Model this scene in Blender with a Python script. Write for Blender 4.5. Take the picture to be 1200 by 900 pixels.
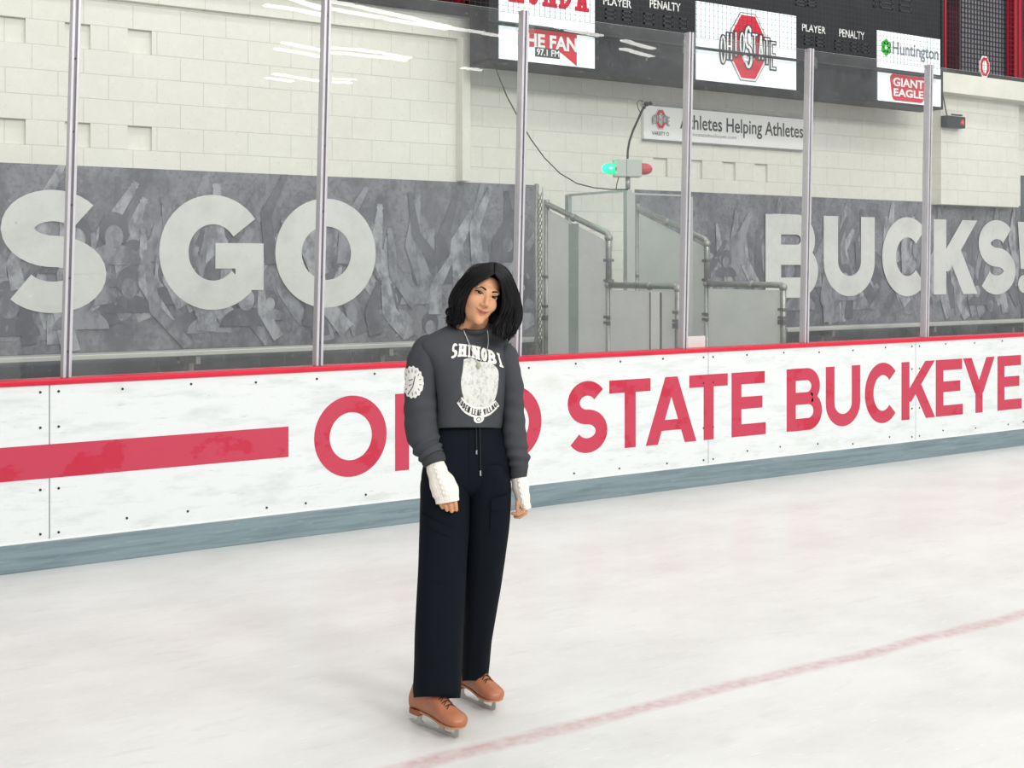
import bpy, bmesh, math, random
import numpy as np
from mathutils import Vector, Matrix, Euler, noise as mn
from mathutils.bvhtree import BVHTree

for o in list(bpy.data.objects):
    bpy.data.objects.remove(o)
SC = bpy.context.scene
COL = SC.collection
R = random.Random(7)
PI = math.pi

# ------------------------------------------------------------------ camera
F = 1475.0                      # focal length in pixels of the 1200 wide frame
HC = 1.71                       # camera height
TH = math.atan(F / 2257.0)      # angle between the view axis and the end wall's normal
ST, CT = math.sin(TH), math.cos(TH)
HOR = 312.0
VPX = 2857.0
cam = bpy.data.cameras.new('camera')
camo = bpy.data.objects.new('camera', cam)
COL.objects.link(camo)
camo.location = (0, 0, HC)
camo.rotation_euler = (PI / 2, 0, -TH)
cam.sensor_width = 36
cam.lens = 36 * F / 1200
cam.shift_y = -(450 - HOR) / 1200
cam.clip_end = 200
SC.camera = camo

# ------------------------------------------------------------------ world, light, exposure
SC.view_settings.view_transform = 'Standard'
SC.view_settings.look = 'None'
SC.view_settings.gamma = 1
SC.view_settings.use_curve_mapping = False
SC.view_settings.exposure = -0.04
wd = bpy.data.worlds.new('arena_air')
SC.world = wd
wd.use_nodes = True
wd.node_tree.nodes['Background'].inputs[0].default_value = (0.985, 0.995, 1.0, 1)
wd.node_tree.nodes['Background'].inputs[1].default_value = 0.56

def ceiling_area(name, loc, sx, sy, power):
    l = bpy.data.lights.new(name, 'AREA')
    l.shape = 'RECTANGLE'; l.size = sx; l.size_y = sy; l.energy = power
    l.color = (1.0, 0.985, 0.95)
    o = bpy.data.objects.new(name, l); COL.objects.link(o)
    o.location = loc
    return o
for i, (x, y) in enumerate([(3, -6), (10, -6), (3, 1.5), (10, 1.5), (16, 0)]):
    ceiling_area('ceiling_and_fill_row', (x, y, 8.6), 1.2, 6.0, 105)
for x in (-3, 3, 9):
    ceiling_area('far_fill_row', (x, -9, 9.0), 3.0, 2.4, 720).rotation_euler = (math.radians(35), 0, 0)  # added lamps behind the camera, for frontal light on skater and wall
ceiling_area('ceiling_and_fill_row', (13, 4.2, 8.3), 15.0, 0.8, 260)  # added strip, placed to brighten the wall below the scoreboard
ceiling_area('walkway_fill_row', (9, 8.3, 7.6), 22.0, 0.5, 240)  # added lamp behind the glass to lift the block wall

# ------------------------------------------------------------------ helpers
def zdep(px, d): return d * F / (ST * (VPX - px))
def X(px, d): return (zdep(px, d) - d * CT) / ST            # x on the plane Y = d seen at column px
def Z(px, py, d): return HC + (HOR - py) * zdep(px, d) / F

def tag(o, label=None, cat=None, group=None, kind=None):
    if label: o['label'] = label
    if cat: o['category'] = cat
    if group: o['group'] = group
    if kind: o['kind'] = kind
    return o

def empty(name, loc=(0, 0, 0), rz=0, label=None, cat=None, group=None):
    o = bpy.data.objects.new(name, None); COL.objects.link(o)
    o.location = loc; o.rotation_euler = (0, 0, rz); o.empty_display_size = .1
    return tag(o, label, cat, group)

class MB:
    def __init__(s): s.v = []; s.f = []; s.m = []; s.mi = 0
    def add(s, vs, fs):
        n = len(s.v); s.v += [tuple(v) for v in vs]
        for f in fs: s.f.append(tuple(i + n for i in f)); s.m.append(s.mi)
        return s
    def box(s, a, b, shear=0.0, z0=0.0):
        x0, y0, z0_, x1, y1, z1 = *a, *b
        vs = [(x0,y0,z0_),(x1,y0,z0_),(x1,y1,z0_),(x0,y1,z0_),(x0,y0,z1),(x1,y0,z1),(x1,y1,z1),(x0,y1,z1)]
        if shear: vs = [(x + shear * (z - z0), y, z) for x, y, z in vs]
        return s.add(vs, [(0,3,2,1),(4,5,6,7),(0,1,5,4),(1,2,6,5),(2,3,7,6),(3,0,4,7)])
    def tube(s, pts, r, seg=8, caps=True):
        pts = [Vector(p) for p in pts]; n = len(pts)
        rs = r if isinstance(r, (list, tuple)) else [r] * n
        t0 = (pts[1] - pts[0]).normalized()
        u = t0.cross(Vector((0, 0, 1)))
        if u.length < .1: u = t0.cross(Vector((0, 1, 0)))
        u.normalize(); vs = []
        for i, p in enumerate(pts):
            t = (pts[min(i + 1, n - 1)] - pts[max(i - 1, 0)])
            t = t.normalized() if t.length > 1e-9 else t0
            u = (u - t * u.dot(t))
            u = u.normalized() if u.length > 1e-6 else t.orthogonal().normalized()
            w = t.cross(u)
            for k in range(seg):
                a = 2 * PI * k / seg
                vs.append(p + (u * math.cos(a) + w * math.sin(a)) * rs[i])
        fs = [(i*seg+k, i*seg+(k+1)%seg, (i+1)*seg+(k+1)%seg, (i+1)*seg+k) for i in range(n-1) for k in range(seg)]
        if caps: fs += [tuple(range(seg))[::-1], tuple((n-1)*seg+k for k in range(seg))]
        return s.add(vs, fs)
    def loft(s, rings, cap0=True, cap1=True):
        n = len(rings); k = len(rings[0]); vs = [v for r in rings for v in r]
        fs = [(i*k+j, i*k+(j+1)%k, (i+1)*k+(j+1)%k, (i+1)*k+j) for i in range(n-1) for j in range(k)]
        if cap0: fs.append(tuple(range(k))[::-1])
        if cap1: fs.append(tuple((n-1)*k+j for j in range(k)))
        return s.add(vs, fs)
    def sphere(s, c, r, nu=16, nv=10, zmin=-1.0):
        r = (r, r, r) if not isinstance(r, (tuple, list)) else r
        rings = []
        for i in range(nv + 1):
            a = PI * i / nv; a = min(max(a, .02), PI - .02)
            rings.append([(c[0]+r[0]*math.sin(a)*math.cos(2*PI*j/nu), c[1]+r[1]*math.sin(a)*math.sin(2*PI*j/nu), c[2]+r[2]*math.cos(a)) for j in range(nu)])
        return s.loft(rings)
    def prism(s, poly, y0, y1):           # polygon in XZ extruded along Y
        n = len(poly)
        vs = [(x, y0, z) for x, z in poly] + [(x, y1, z) for x, z in poly]
        return s.add(vs, [tuple(range(n)), tuple(range(n, 2*n))[::-1]] + [(i, i+n, (i+1)%n+n, (i+1)%n) for i in range(n)])
    def build(s, name, mats, parent=None, smooth=False, kind=None, bevel=0):
        me = bpy.data.meshes.new(name)
        me.from_pydata(s.v, [], s.f)
        if not isinstance(mats, (list, tuple)): mats = [mats]
        for m in mats: me.materials.append(m)
        if len(mats) > 1: me.polygons.foreach_set('material_index', s.m)
        bm = bmesh.new(); bm.from_mesh(me); bmesh.ops.recalc_face_normals(bm, faces=bm.faces)
        bm.to_mesh(me); bm.free()
        if smooth: me.polygons.foreach_set('use_smooth', [True] * len(me.polygons))
        me.update()
        o = bpy.data.objects.new(name, me); COL.objects.link(o)
        if parent: o.parent = parent
        if kind: o['kind'] = kind
        if bevel:
            b = o.modifiers.new('bevel', 'BEVEL'); b.width = bevel; b.segments = 2; b.limit_method = 'ANGLE'
        return o

def hexc(h):
    h = h.lstrip('#'); c = [int(h[i:i+2], 16) / 255 for i in (0, 2, 4)]
    return tuple((x / 12.92 if x < .04045 else ((x + .055) / 1.055) ** 2.4) for x in c) + (1,)

def mat(name, col, rough=.6, metal=0, spec=.4, over=(), bump=None, emit=0, emitcol=None, sss=0):
    m = bpy.data.materials.new(name); m.use_nodes = True
    nt = m.node_tree; N = nt.nodes; L = nt.links; b = N['Principled BSDF']
    col = hexc(col) if isinstance(col, str) else col
    b.inputs['Base Color'].default_value = col
    b.inputs['Roughness'].default_value = rough; b.inputs['Metallic'].default_value = metal
    b.inputs['Specular IOR Level'].default_value = spec
    if emit:
        b.inputs['Emission Color'].default_value = hexc(emitcol) if emitcol else col
        b.inputs['Emission Strength'].default_value = emit
    if sss:
        b.inputs['Subsurface Weight'].default_value = sss
        b.inputs['Subsurface Radius'].default_value = (.012, .005, .003)
        b.inputs['Subsurface Scale'].default_value = .6
    tc = N.new('ShaderNodeTexCoord'); cur = None
    def noise(scale, stretch, detail=4, rgh=.6, seed=0):
        mp = N.new('ShaderNodeMapping'); mp.inputs['Scale'].default_value = stretch; mp.inputs['Location'].default_value = (seed, seed * 2, seed)
        L.new(tc.outputs['Object'], mp.inputs[0])
        n = N.new('ShaderNodeTexNoise'); n.inputs['Scale'].default_value = scale
        n.inputs['Detail'].default_value = detail; n.inputs['Roughness'].default_value = rgh
        L.new(mp.outputs[0], n.inputs['Vector']); return n
    for i, (c2, scale, lo, hi, amt, stretch) in enumerate(over):
        n = noise(scale, stretch, 5, .65, i * 3.7)
        mr = N.new('ShaderNodeMapRange'); mr.inputs[1].default_value = lo; mr.inputs[2].default_value = hi; mr.inputs[4].default_value = amt
        L.new(n.outputs[0], mr.inputs[0])
        mx = N.new('ShaderNodeMix'); mx.data_type = 'RGBA'
        L.new(mr.outputs[0], mx.inputs[0])
        if cur is None: mx.inputs[6].default_value = col
        else: L.new(cur, mx.inputs[6])
        mx.inputs[7].default_value = hexc(c2) if isinstance(c2, str) else c2
        cur = mx.outputs[2]
    if cur is not None: L.new(cur, b.inputs['Base Color'])
    if bump:
        scale, strength, dist, stretch = bump
        n = noise(scale, stretch, 5, .6, 9.1)
        bp = N.new('ShaderNodeBump'); bp.inputs['Strength'].default_value = strength; bp.inputs['Distance'].default_value = dist
        L.new(n.outputs[0], bp.inputs['Height']); L.new(bp.outputs[0], b.inputs['Normal'])
    return m
O3 = (1, 1, 1)

M = {}
M['board'] = mat('white_board', '#e1e5e5', .32, over=[('#c3cac8', 5, .50, .68, .55, (.5, 1, 2.2)), ('#aeb4b0', 22, .62, .72, .55, (.35, 1, 3)), ('#c9cdb9', 1.6, .60, .75, .4, O3), ('#5e6664', 60, .70, .75, .8, (.7, 1, 1.4))], bump=(6, .1, .01, O3))
M['vinyl'] = mat('red_vinyl', '#c23e55', .28, over=[('#bf1f3c', 3, .56, .60, .75, (1, 1, 1.5)), ('#d06a7c', 14, .62, .75, .35, (.5, 1, 2))])
M['kick'] = mat('blue_grey_kick_strip', '#7f9197', .45, over=[('#5f7076', 6, .45, .7, .8, (.3, 1, 6)), ('#a9b6b8', 25, .6, .75, .5, (.3, 1, 3))], bump=(30, .15, .004, (.3, 1, 3)))
M['cap'] = mat('red_cap_plastic', '#d6243f', .3, over=[('#b81830', 8, .5, .7, .5, (.4, 1, 1))])
M['seam'] = mat('seam_dark', '#8f938f', .7)
M['screw'] = mat('screw_dark', '#3b3b38', .5, .4)
M['alu'] = mat('aluminium_post', '#cfccd1', .36, .35, over=[('#aaa7ae', 5, .45, .7, .6, (1, 1, .4))])
M['alu2'] = mat('booth_aluminium', '#b9bcba', .4, .35)
M['alu_d'] = mat('aluminium_groove', '#77747c', .4, .5)
M['bench'] = mat('bench_aluminium', '#c9c9c4', .4, .3, over=[('#9c9c98', 4, .5, .7, .5, (.3, 1, 1))])
M['pipe'] = mat('galvanised_pipe', '#a3a5a1', .38, .6, over=[('#7c7e7b', 14, .45, .7, .6, O3)])
M['sheet'] = mat('white_plastic_sheet', '#e9eae7', .5, over=[('#dadbd8', 2.5, .4, .7, .6, O3), ('#8b8c8a', 40, .70, .76, .7, (1, 1, 1))])
M['black'] = mat('scoreboard_black', '#191b1f', .4, over=[('#24272c', 3, .4, .7, .6, O3)])
M['blackm'] = mat('matt_black', '#1b1c1e', .6)
M['digit'] = mat('unlit_digit', '#34363a', .5)
M['lit'] = mat('backlit_panel', '#eef6f8', .4, emit=.30, emitcol='#eef8ff')
M['white'] = mat('white_print', '#f0f0ee', .5)
M['redp'] = mat('red_print', '#cf2038', .45)
M['greyp'] = mat('grey_print', '#8c9096', .5)
M['dkp'] = mat('dark_print', '#3a3d42', .5)
M['greenp'] = mat('green_print', '#3fae3f', .5)
M['ban'] = mat('banner_vinyl', '#84848b', .5, over=[('#5a5a62', 2.6, .42, .62, .85, (1.5, 1, 1)), ('#9a9aa2', 7, .58, .72, .5, (1, 1, .7)), ('#5a5a62', 26, .5, .62, .55, O3)])
M['cr1'] = mat('crowd_grey_light', '#a9aab0', .5, over=[('#66676f', 9, .42, .62, .8, (1, 1, .6))])
M['cr2'] = mat('crowd_grey_mid', '#8f9097', .5, over=[('#5c5d65', 8, .42, .6, .8, (1, 1, .6))])
M['cr3'] = mat('crowd_grey_dark', '#5e5e66', .5, over=[('#73747b', 8, .45, .65, .7, (1, 1, .6))])
M['blet'] = mat('banner_white', '#dcdcd9', .5, over=[('#c2c2c0', 3, .45, .7, .6, O3), ('#8d8d8c', 30, .68, .74, .6, O3)])
M['redsteel'] = mat('red_steel', '#b5152f', .45)
M['dkred'] = mat('dark_red', '#5d0d1c', .6, over=[('#8d1a30', 3, .4, .6, .8, O3)])
M['mesh'] = mat('grey_mesh_screen', '#8a878e', .7)
M['net'] = mat('net_cord', '#3a3c40', .8)
M['base'] = mat('dark_base_paint', '#5f656a', .5, over=[('#43494e', 1.5, .42, .6, .9, (1, 1, .3)), ('#8b9094', 8, .6, .7, .5, (2, 1, .4))])
M['concrete'] = mat('concrete', '#8d8d89', .8)

# painted block wall
def wall_mat():
    m = mat('painted_block', '#e6e5db', .55, over=[('#dddbd0', 1.2, .4, .7, .6, O3), ('#efeee6', 9, .5, .7, .5, O3)])
    nt = m.node_tree; N = nt.nodes; L = nt.links; b = N['Principled BSDF']
    tc = N.new('ShaderNodeTexCoord'); sx = N.new('ShaderNodeSeparateXYZ'); cx = N.new('ShaderNodeCombineXYZ')
    L.new(tc.outputs['Object'], sx.inputs[0]); L.new(sx.outputs[0], cx.inputs[0]); L.new(sx.outputs[2], cx.inputs[1])
    mp = N.new('ShaderNodeMapping'); mp.inputs['Location'].default_value = (.13, .1568, 0); L.new(cx.outputs[0], mp.inputs[0])
    br = N.new('ShaderNodeTexBrick'); br.inputs['Scale'].default_value = 1
    br.inputs['Brick Width'].default_value = .4064; br.inputs['Row Height'].default_value = .2032
    br.inputs['Mortar Size'].default_value = .0035; br.inputs['Mortar Smooth'].default_value = .3
    L.new(mp.outputs[0], br.inputs['Vector'])
    cur = b.inputs['Base Color'].links[0].from_socket
    mx = N.new('ShaderNodeMix'); mx.data_type = 'RGBA'; L.new(br.outputs['Fac'], mx.inputs[0]); L.new(cur, mx.inputs[6])
    mx.inputs[7].default_value = hexc('#d0cfc4'); 
    L.new(mx.outputs[2], b.inputs['Base Color'])
    bp = N.new('ShaderNodeBump'); bp.invert = True; bp.inputs['Strength'].default_value = .6; bp.inputs['Distance'].default_value = .004
    L.new(br.outputs['Fac'], bp.inputs['Height'])
    n = N.new('ShaderNodeTexNoise'); n.inputs['Scale'].default_value = 60; L.new(tc.outputs['Object'], n.inputs['Vector'])
    b2 = N.new('ShaderNodeBump'); b2.inputs['Strength'].default_value = .25; b2.inputs['Distance'].default_value = .003
    L.new(n.outputs[0], b2.inputs['Height']); L.new(bp.outputs[0], b2.inputs['Normal']); L.new(b2.outputs[0], b.inputs['Normal'])
    return m
M['wall'] = wall_mat()
M['paint'] = mat('cream_paint', '#e8e6da', .5, over=[('#cdcdc2', 2, .4, .7, .5, O3)])

def glass_mat(name, haze, tint='#fafcfb'):
    m = bpy.data.materials.new(name); m.use_nodes = True
    nt = m.node_tree; N = nt.nodes; L = nt.links; N.clear()
    out = N.new('ShaderNodeOutputMaterial'); tr = N.new('ShaderNodeBsdfTransparent'); tr.inputs[0].default_value = hexc(tint)
    df = N.new('ShaderNodeBsdfDiffuse'); df.inputs[0].default_value = hexc('#e4e8ea')
    gl = N.new('ShaderNodeBsdfGlossy'); gl.inputs['Roughness'].default_value = .004; gl.inputs[0].default_value = (1, 1, 1, 1)
    tc = N.new('ShaderNodeTexCoord')
    def nz(scale, lo, hi, amt, st=(1, 1, 1)):
        mp = N.new('ShaderNodeMapping'); mp.inputs['Scale'].default_value = st; L.new(tc.outputs['Object'], mp.inputs[0])
        n = N.new('ShaderNodeTexNoise'); n.inputs['Scale'].default_value = scale; n.inputs['Detail'].default_value = 6; n.inputs['Roughness'].default_value = .7
        L.new(mp.outputs[0], n.inputs['Vector'])
        r = N.new('ShaderNodeMapRange'); r.inputs[1].default_value = lo; r.inputs[2].default_value = hi; r.inputs[4].default_value = amt
        L.new(n.outputs[0], r.inputs[0]); return r.outputs[0]
    def add(a, b_):
        x = N.new('ShaderNodeMath'); x.operation = 'ADD'; L.new(a, x.inputs[0])
        if isinstance(b_, float): x.inputs[1].default_value = b_
        else: L.new(b_, x.inputs[1])
        return x.outputs[0]
    f = add(add(add(nz(1.3, .35, .7, haze * .9), nz(34, .60, .72, haze * 2.4)), nz(9, .60, .75, haze, (8, 1, .35))), haze * .22)
    m1 = N.new('ShaderNodeMixShader'); L.new(f, m1.inputs[0]); L.new(tr.outputs[0], m1.inputs[1]); L.new(df.outputs[0], m1.inputs[2])
    lw = N.new('ShaderNodeLayerWeight'); lw.inputs[0].default_value = .5
    p5 = N.new('ShaderNodeMath'); p5.operation = 'POWER'; p5.inputs[1].default_value = 5; L.new(lw.outputs['Facing'], p5.inputs[0])
    fr = N.new('ShaderNodeMapRange'); fr.inputs[3].default_value = .035; fr.inputs[4].default_value = .9; L.new(p5.outputs[0], fr.inputs[0])
    m2 = N.new('ShaderNodeMixShader'); L.new(fr.outputs[0], m2.inputs[0]); L.new(m1.outputs[0], m2.inputs[1]); L.new(gl.outputs[0], m2.inputs[2])
    L.new(m2.outputs[0], out.inputs[0])
    return m
M['glass'] = glass_mat('rink_glass', .08)
M['gedge'] = mat('glass_edge', '#c7d2cf', .2, spec=.6)
M['bglass'] = glass_mat('booth_glass', .06, '#f7faf9')

def ice_mat():
    m = mat('ice', '#dddedc', .3, spec=.35, over=[('#cfcfcc', 1.1, .4, .65, .8, (1, 1.6, 1)), ('#f4f5f3', 40, .60, .72, .8, (.25, 3.0, 1)), ('#f6f7f6', 55, .64, .72, .7, (3, .4, 1)), ('#c9c9c6', 5, .55, .7, .45, (1, 3, 1)), ('#fbfbfb', 90, .70, .75, .9, O3)], bump=(14, .12, .004, (1, 2, 1)))
    nt = m.node_tree; N = nt.nodes; L = nt.links; b = N['Principled BSDF']
    cur = b.inputs['Base Color'].links[0].from_socket
    tc = N.new('ShaderNodeTexCoord'); sx = N.new('ShaderNodeSeparateXYZ'); L.new(tc.outputs['Object'], sx.inputs[0])
    n = N.new('ShaderNodeTexNoise'); n.inputs['Scale'].default_value = 1.3; n.inputs['Detail'].default_value = 3; L.new(tc.outputs['Object'], n.inputs['Vector'])
    def mth(op, a, b_=None):
        x = N.new('ShaderNodeMath'); x.operation = op
        for i, q in enumerate((a, b_)):
            if q is None: continue
            if isinstance(q, (int, float)): x.inputs[i].default_value = q
            else: L.new(q, x.inputs[i])
        return x.outputs[0]
    off = mth('MULTIPLY', mth('SUBTRACT', n.outputs[0], .5), .10)
    dist = mth('ABSOLUTE', mth('ADD', mth('SUBTRACT', sx.outputs[1], 3.80), off))
    r = N.new('ShaderNodeMapRange'); r.inputs[1].default_value = .062; r.inputs[2].default_value = .022; r.inputs[4].default_value = .62; L.new(dist, r.inputs[0])
    n2 = N.new('ShaderNodeTexNoise'); n2.inputs['Scale'].default_value = 24; n2.inputs['Detail'].default_value = 6; L.new(tc.outputs['Object'], n2.inputs['Vector'])
    r2 = N.new('ShaderNodeMapRange'); r2.inputs[1].default_value = .30; r2.inputs[2].default_value = .62; r2.inputs[3].default_value = 1.0; r2.inputs[4].default_value = .45; L.new(n2.outputs[0], r2.inputs[0])
    fac = mth('MULTIPLY', r.outputs[0], r2.outputs[0])
    mx = N.new('ShaderNodeMix'); mx.data_type = 'RGBA'; L.new(fac, mx.inputs[0]); L.new(cur, mx.inputs[6]); mx.inputs[7].default_value = hexc('#b77f83')
    L.new(mx.outputs[2], b.inputs['Base Color'])
    return m
M['ice'] = ice_mat()

# ------------------------------------------------------------------ letters drawn as strokes in a box w x 1
def arc(cx, cy, rx, ry, a0, a1, n=18):
    return [(cx + rx * math.cos(math.radians(a0 + (a1 - a0) * i / n)), cy + ry * math.sin(math.radians(a0 + (a1 - a0) * i / n))) for i in range(n + 1)]
def thick(path, t):
    n = len(path); Lp = []; Rp = []
    closed = math.hypot(path[0][0]-path[-1][0], path[0][1]-path[-1][1]) < 1e-6
    for i, p in enumerate(path):
        a = path[max(i-1, 0)]; b = path[min(i+1, n-1)]
        if closed and i in (0, n-1): a, b = path[n-2], path[1]
        dx, dy = b[0]-a[0], b[1]-a[1]; l = math.hypot(dx, dy) or 1
        nx, ny = -dy/l*t/2, dx/l*t/2
        Lp.append((p[0]+nx, p[1]+ny)); Rp.append((p[0]-nx, p[1]-ny))
    return [[Lp[i], Lp[i+1], Rp[i+1], Rp[i]] for i in range(n-1)]
def rc(x0, y0, x1, y1): return [[(x0, y0), (x1, y0), (x1, y1), (x0, y1)]]
def para(x0, y0, x1, y1, h): return [[(x0-h, y0), (x0+h, y0), (x1+h, y1), (x1-h, y1)]]
def glyph(c, w, t, serif=0):
    q = t * .92; T = t / 2; P = []
    def bowl(xr, yt, yb, x0=0):
        r = (yt - yb) / 2; xr_ = xr - T; k = min(r * 1.05, xr_ - x0)
        return thick([(x0, yt)] + arc(xr_ - k, (yt+yb)/2, k, r, 90, -90, 16) + [(x0, yb)], (t+q)/2)
    if c == 'O': P = thick(arc(w/2, .5, w/2-T, .5-T, 0, 360, 44), t)
    elif c == 'C': P = thick(arc(w/2+.02, .5, w/2-T+.01, .5-T, 44, 316, 34), t)
    elif c == 'G':
        P = thick(arc(w*.5, .5, w/2-T, .5-T, 36, 318, 36), t) + rc(w*.52, .36, w*.985, .36+q*.95) + rc(w*.985-t*1.02, .17, w*.985, .5)
    elif c == 'S':
        ry = (1 - t) / 4; rx = (w - t) / 2
        P = thick(arc(w/2, .5+ry, rx*.93, ry, 32, 262, 20) + arc(w/2, .5-ry, rx, ry, 82, -148, 20), t)
    elif c == 'U':
        P = thick([(T, 1)] + arc(w/2, w/2*.95, w/2-T, w/2*.95-T, 180, 360, 20) + [(w-T, 1)], t)
    elif c == 'B': P = rc(0, 0, t, 1) + bowl(w*.94, 1-q/2, .515, T) + bowl(w, .515, q/2, T)
    elif c == 'P': P = rc(0, 0, t, 1) + bowl(w, 1-q/2, .42, T)
    elif c == 'R': P = rc(0, 0, t, 1) + bowl(w, 1-q/2, .45, T) + para(w-t*.6, 0, w*.5, .46, t*.6)
    elif c == 'D': P = rc(0, 0, t, 1) + bowl(w, 1-q/2, q/2, T)
    elif c == 'H': P = rc(0, 0, t, 1) + rc(w-t, 0, w, 1) + rc(0, .5-q/2, w, .5+q/2)
    elif c == 'I': P = rc(w/2-T, 0, w/2+T, 1)
    elif c == 'T': P = rc(w/2-T, 0, w/2+T, 1) + rc(0, 1-q, w, 1)
    elif c == 'L': P = rc(0, 0, t, 1) + rc(0, 0, w, q)
    elif c in 'EF': P = rc(0, 0, t, 1) + rc(0, 1-q, w*.97, 1) + rc(0, .5-q/2+.02, w*.9, .5+q/2+.02) + (rc(0, 0, w, q) if c == 'E' else [])
    elif c == 'A': P = para(t*.56, 0, w/2-t*.02, 1, t*.56) + para(w-t*.56, 0, w/2+t*.02, 1, t*.56) + rc(w*.24, .2, w*.76, .2+q*.85)
    elif c == 'V': P = para(w/2, 0, t*.56, 1, t*.56) + para(w/2, 0, w-t*.56, 1, t*.56)
    elif c == 'N': P = rc(0, 0, t, 1) + rc(w-t, 0, w, 1) + para(w-t*.6, 0, t*.6, 1, t*.6)
    elif c == 'K': P = rc(0, 0, t, 1) + para(t*.62, .31, w-t*.66, 1, t*.62) + para(w-t*.62, 0, w*.44, .60, t*.60)
    elif c == 'Y': P = para(w/2, .36, t*.58, 1, t*.58) + para(w/2, .36, w-t*.58, 1, t*.58) + rc(w/2-T, 0, w/2+T, .42)
    elif c == 'Q': P = thick(arc(w/2, .5, w/2-T, .5-T, 0, 360, 44), t)
    elif c == '!': P = [[(w*.22, .34), (w*.78, .34), (w, 1), (0, 1)]] + [arc(w/2, w*.42, w*.48, w*.42, 0, 360, 20)[:-1]]
    if serif:
        s = t * .4; hh = .15
        st = {'H': (T, w-T), 'I': (w/2,), 'N': (T, w-T), 'K': (T,), 'D': (T,), 'B': (T,), 'A': (t*.56, w-t*.56), 'T': (w/2,)}.get(c, ())
        for x in st:
            P += rc(x-T-s, 0, x+T+s, hh)
            if c not in 'AT': P += rc(x-T-s, 1-hh, x+T+s, 1)
    return P
def letter(name, c, x0, x1, z0, z1, y, t, m, parent, serif=0, dep=.0015, xf=None):
    """a letter on a wall-parallel plane, spanning x0..x1, z0..z1; t = stroke as a share of the height"""
    h = z1 - z0; w = (x1 - x0) / h; mb = MB()
    for i, p in enumerate(glyph(c, w, t, serif)):
        e = .00002 * (i % 7)
        mb.prism([(x0 + a * h, z0 + b * h) for a, b in p], y - dep - e, y)
    return mb.build(name, m, parent)

def text_mesh(s, off=0.0):
    cu = bpy.data.curves.new('txt', 'FONT'); cu.body = s; cu.offset = off; cu.resolution_u = 4
    o = bpy.data.objects.new('txt', cu); COL.objects.link(o)
    bpy.context.view_layer.update()
    me = bpy.data.meshes.new_from_object(o.evaluated_get(bpy.context.evaluated_depsgraph_get()))
    bpy.data.objects.remove(o); bpy.data.curves.remove(cu)
    v = np.empty(len(me.vertices)*3); me.vertices.foreach_get('co', v); v = v.reshape(-1, 3)
    return me, v
def text(name, s, x0, x1, z0, z1, y, m, parent, off=0.0, arch=0.0, slope=0.0, pad=0):
    me, v = text_mesh(s, off)
    a = v.min(0); b = v.max(0)
    u = (v[:, 0]-a[0])/(b[0]-a[0]); w = (v[:, 1]-a[1])/(b[1]-a[1])
    px = x0 - pad + u*(x1-x0+2*pad); pz = z0 - pad + w*(z1-z0+2*pad)
    pz = pz + arch*(1-(2*u-1)**2) + slope*u
    out = np.stack([px, np.full_like(px, y), pz], 1)
    me.vertices.foreach_set('co', out.ravel()); me.materials.append(m); me.update(); me.name = name
    o = bpy.data.objects.new(name, me); COL.objects.link(o); o.parent = parent
    return o

# ------------------------------------------------------------------ the setting
DB, DW = 7.39, 10.60            # boards, block wall
mb = MB(); mb.box((-26, -32, -.3), (34, DB + .02, 0)); tag(mb.build('floor', M['ice']), kind='structure')
mb = MB(); mb.box((-26, DB + .02, -.3), (34, 14, -.01)); tag(mb.build('floor_walkway', M['concrete']), kind='structure')

# block wall with recessed blocks
def wall_rects():
    mb = MB(); x0, x1 = -8.0, 30.0; hb = .2032
    def q(xa, xb, za, zb, y): mb.add([(xa, y, za), (xb, y, za), (xb, y, zb), (xa, y, zb)], [(0, 1, 2, 3)])
    recs = {}
    wl = .204; per = (X(178, DW) - X(106, DW))
    left = [X(178, DW) - wl - k * per for k in range(0, 12)][::-1]
    pr = (X(862, DW) - X(823, DW))
    right = [X(823, DW) - wl + k * pr for k in range(-1, 3)]
    rows = [(2.688, left + right), (3.5008, left)]
    z = 0.0; zs = [0.0]
    for zr, lst in rows:
        q(x0, x1, zs[-1], zr, DW); cx = x0
        for a in lst:
            q(cx, a, zr, zr + hb, DW); b = a + wl; dr = .035
            q(a, b, zr, zr + hb, DW + dr)
            mb.add([(a, DW, zr), (a, DW+dr, zr), (a, DW+dr, zr+hb), (a, DW, zr+hb)], [(0, 1, 2, 3)])
            mb.add([(b, DW, zr), (b, DW+dr, zr), (b, DW+dr, zr+hb), (b, DW, zr+hb)], [(3, 2, 1, 0)])
            mb.add([(a, DW, zr), (b, DW, zr), (b, DW+dr, zr), (a, DW+dr, zr)], [(0, 1, 2, 3)])
            mb.add([(a, DW, zr+hb), (b, DW, zr+hb), (b, DW+dr, zr+hb), (a, DW+dr, zr+hb)], [(3, 2, 1, 0)])
            cx = b
        q(cx, x1, zr, zr + hb, DW); zs.append(zr + hb)
    q(x0, x1, zs[-1], 3.93, DW)
    mb.box((x0, DW + .04, 0), (x1, DW + .3, 4.15))
    return mb
tag(wall_rects().build('wall_back', M['wall']), kind='structure')
mb = MB(); mb.box((-8, DW - .045, 3.93), (30, DW + .1, 4.15)); tag(mb.build('trim_1', M['wall']), kind='structure')
mb = MB(); mb.box((-8, DW - .14, 4.15), (30, DW + .15, 4.245)); tag(mb.build('trim_2', M['blackm']), kind='structure')
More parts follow.
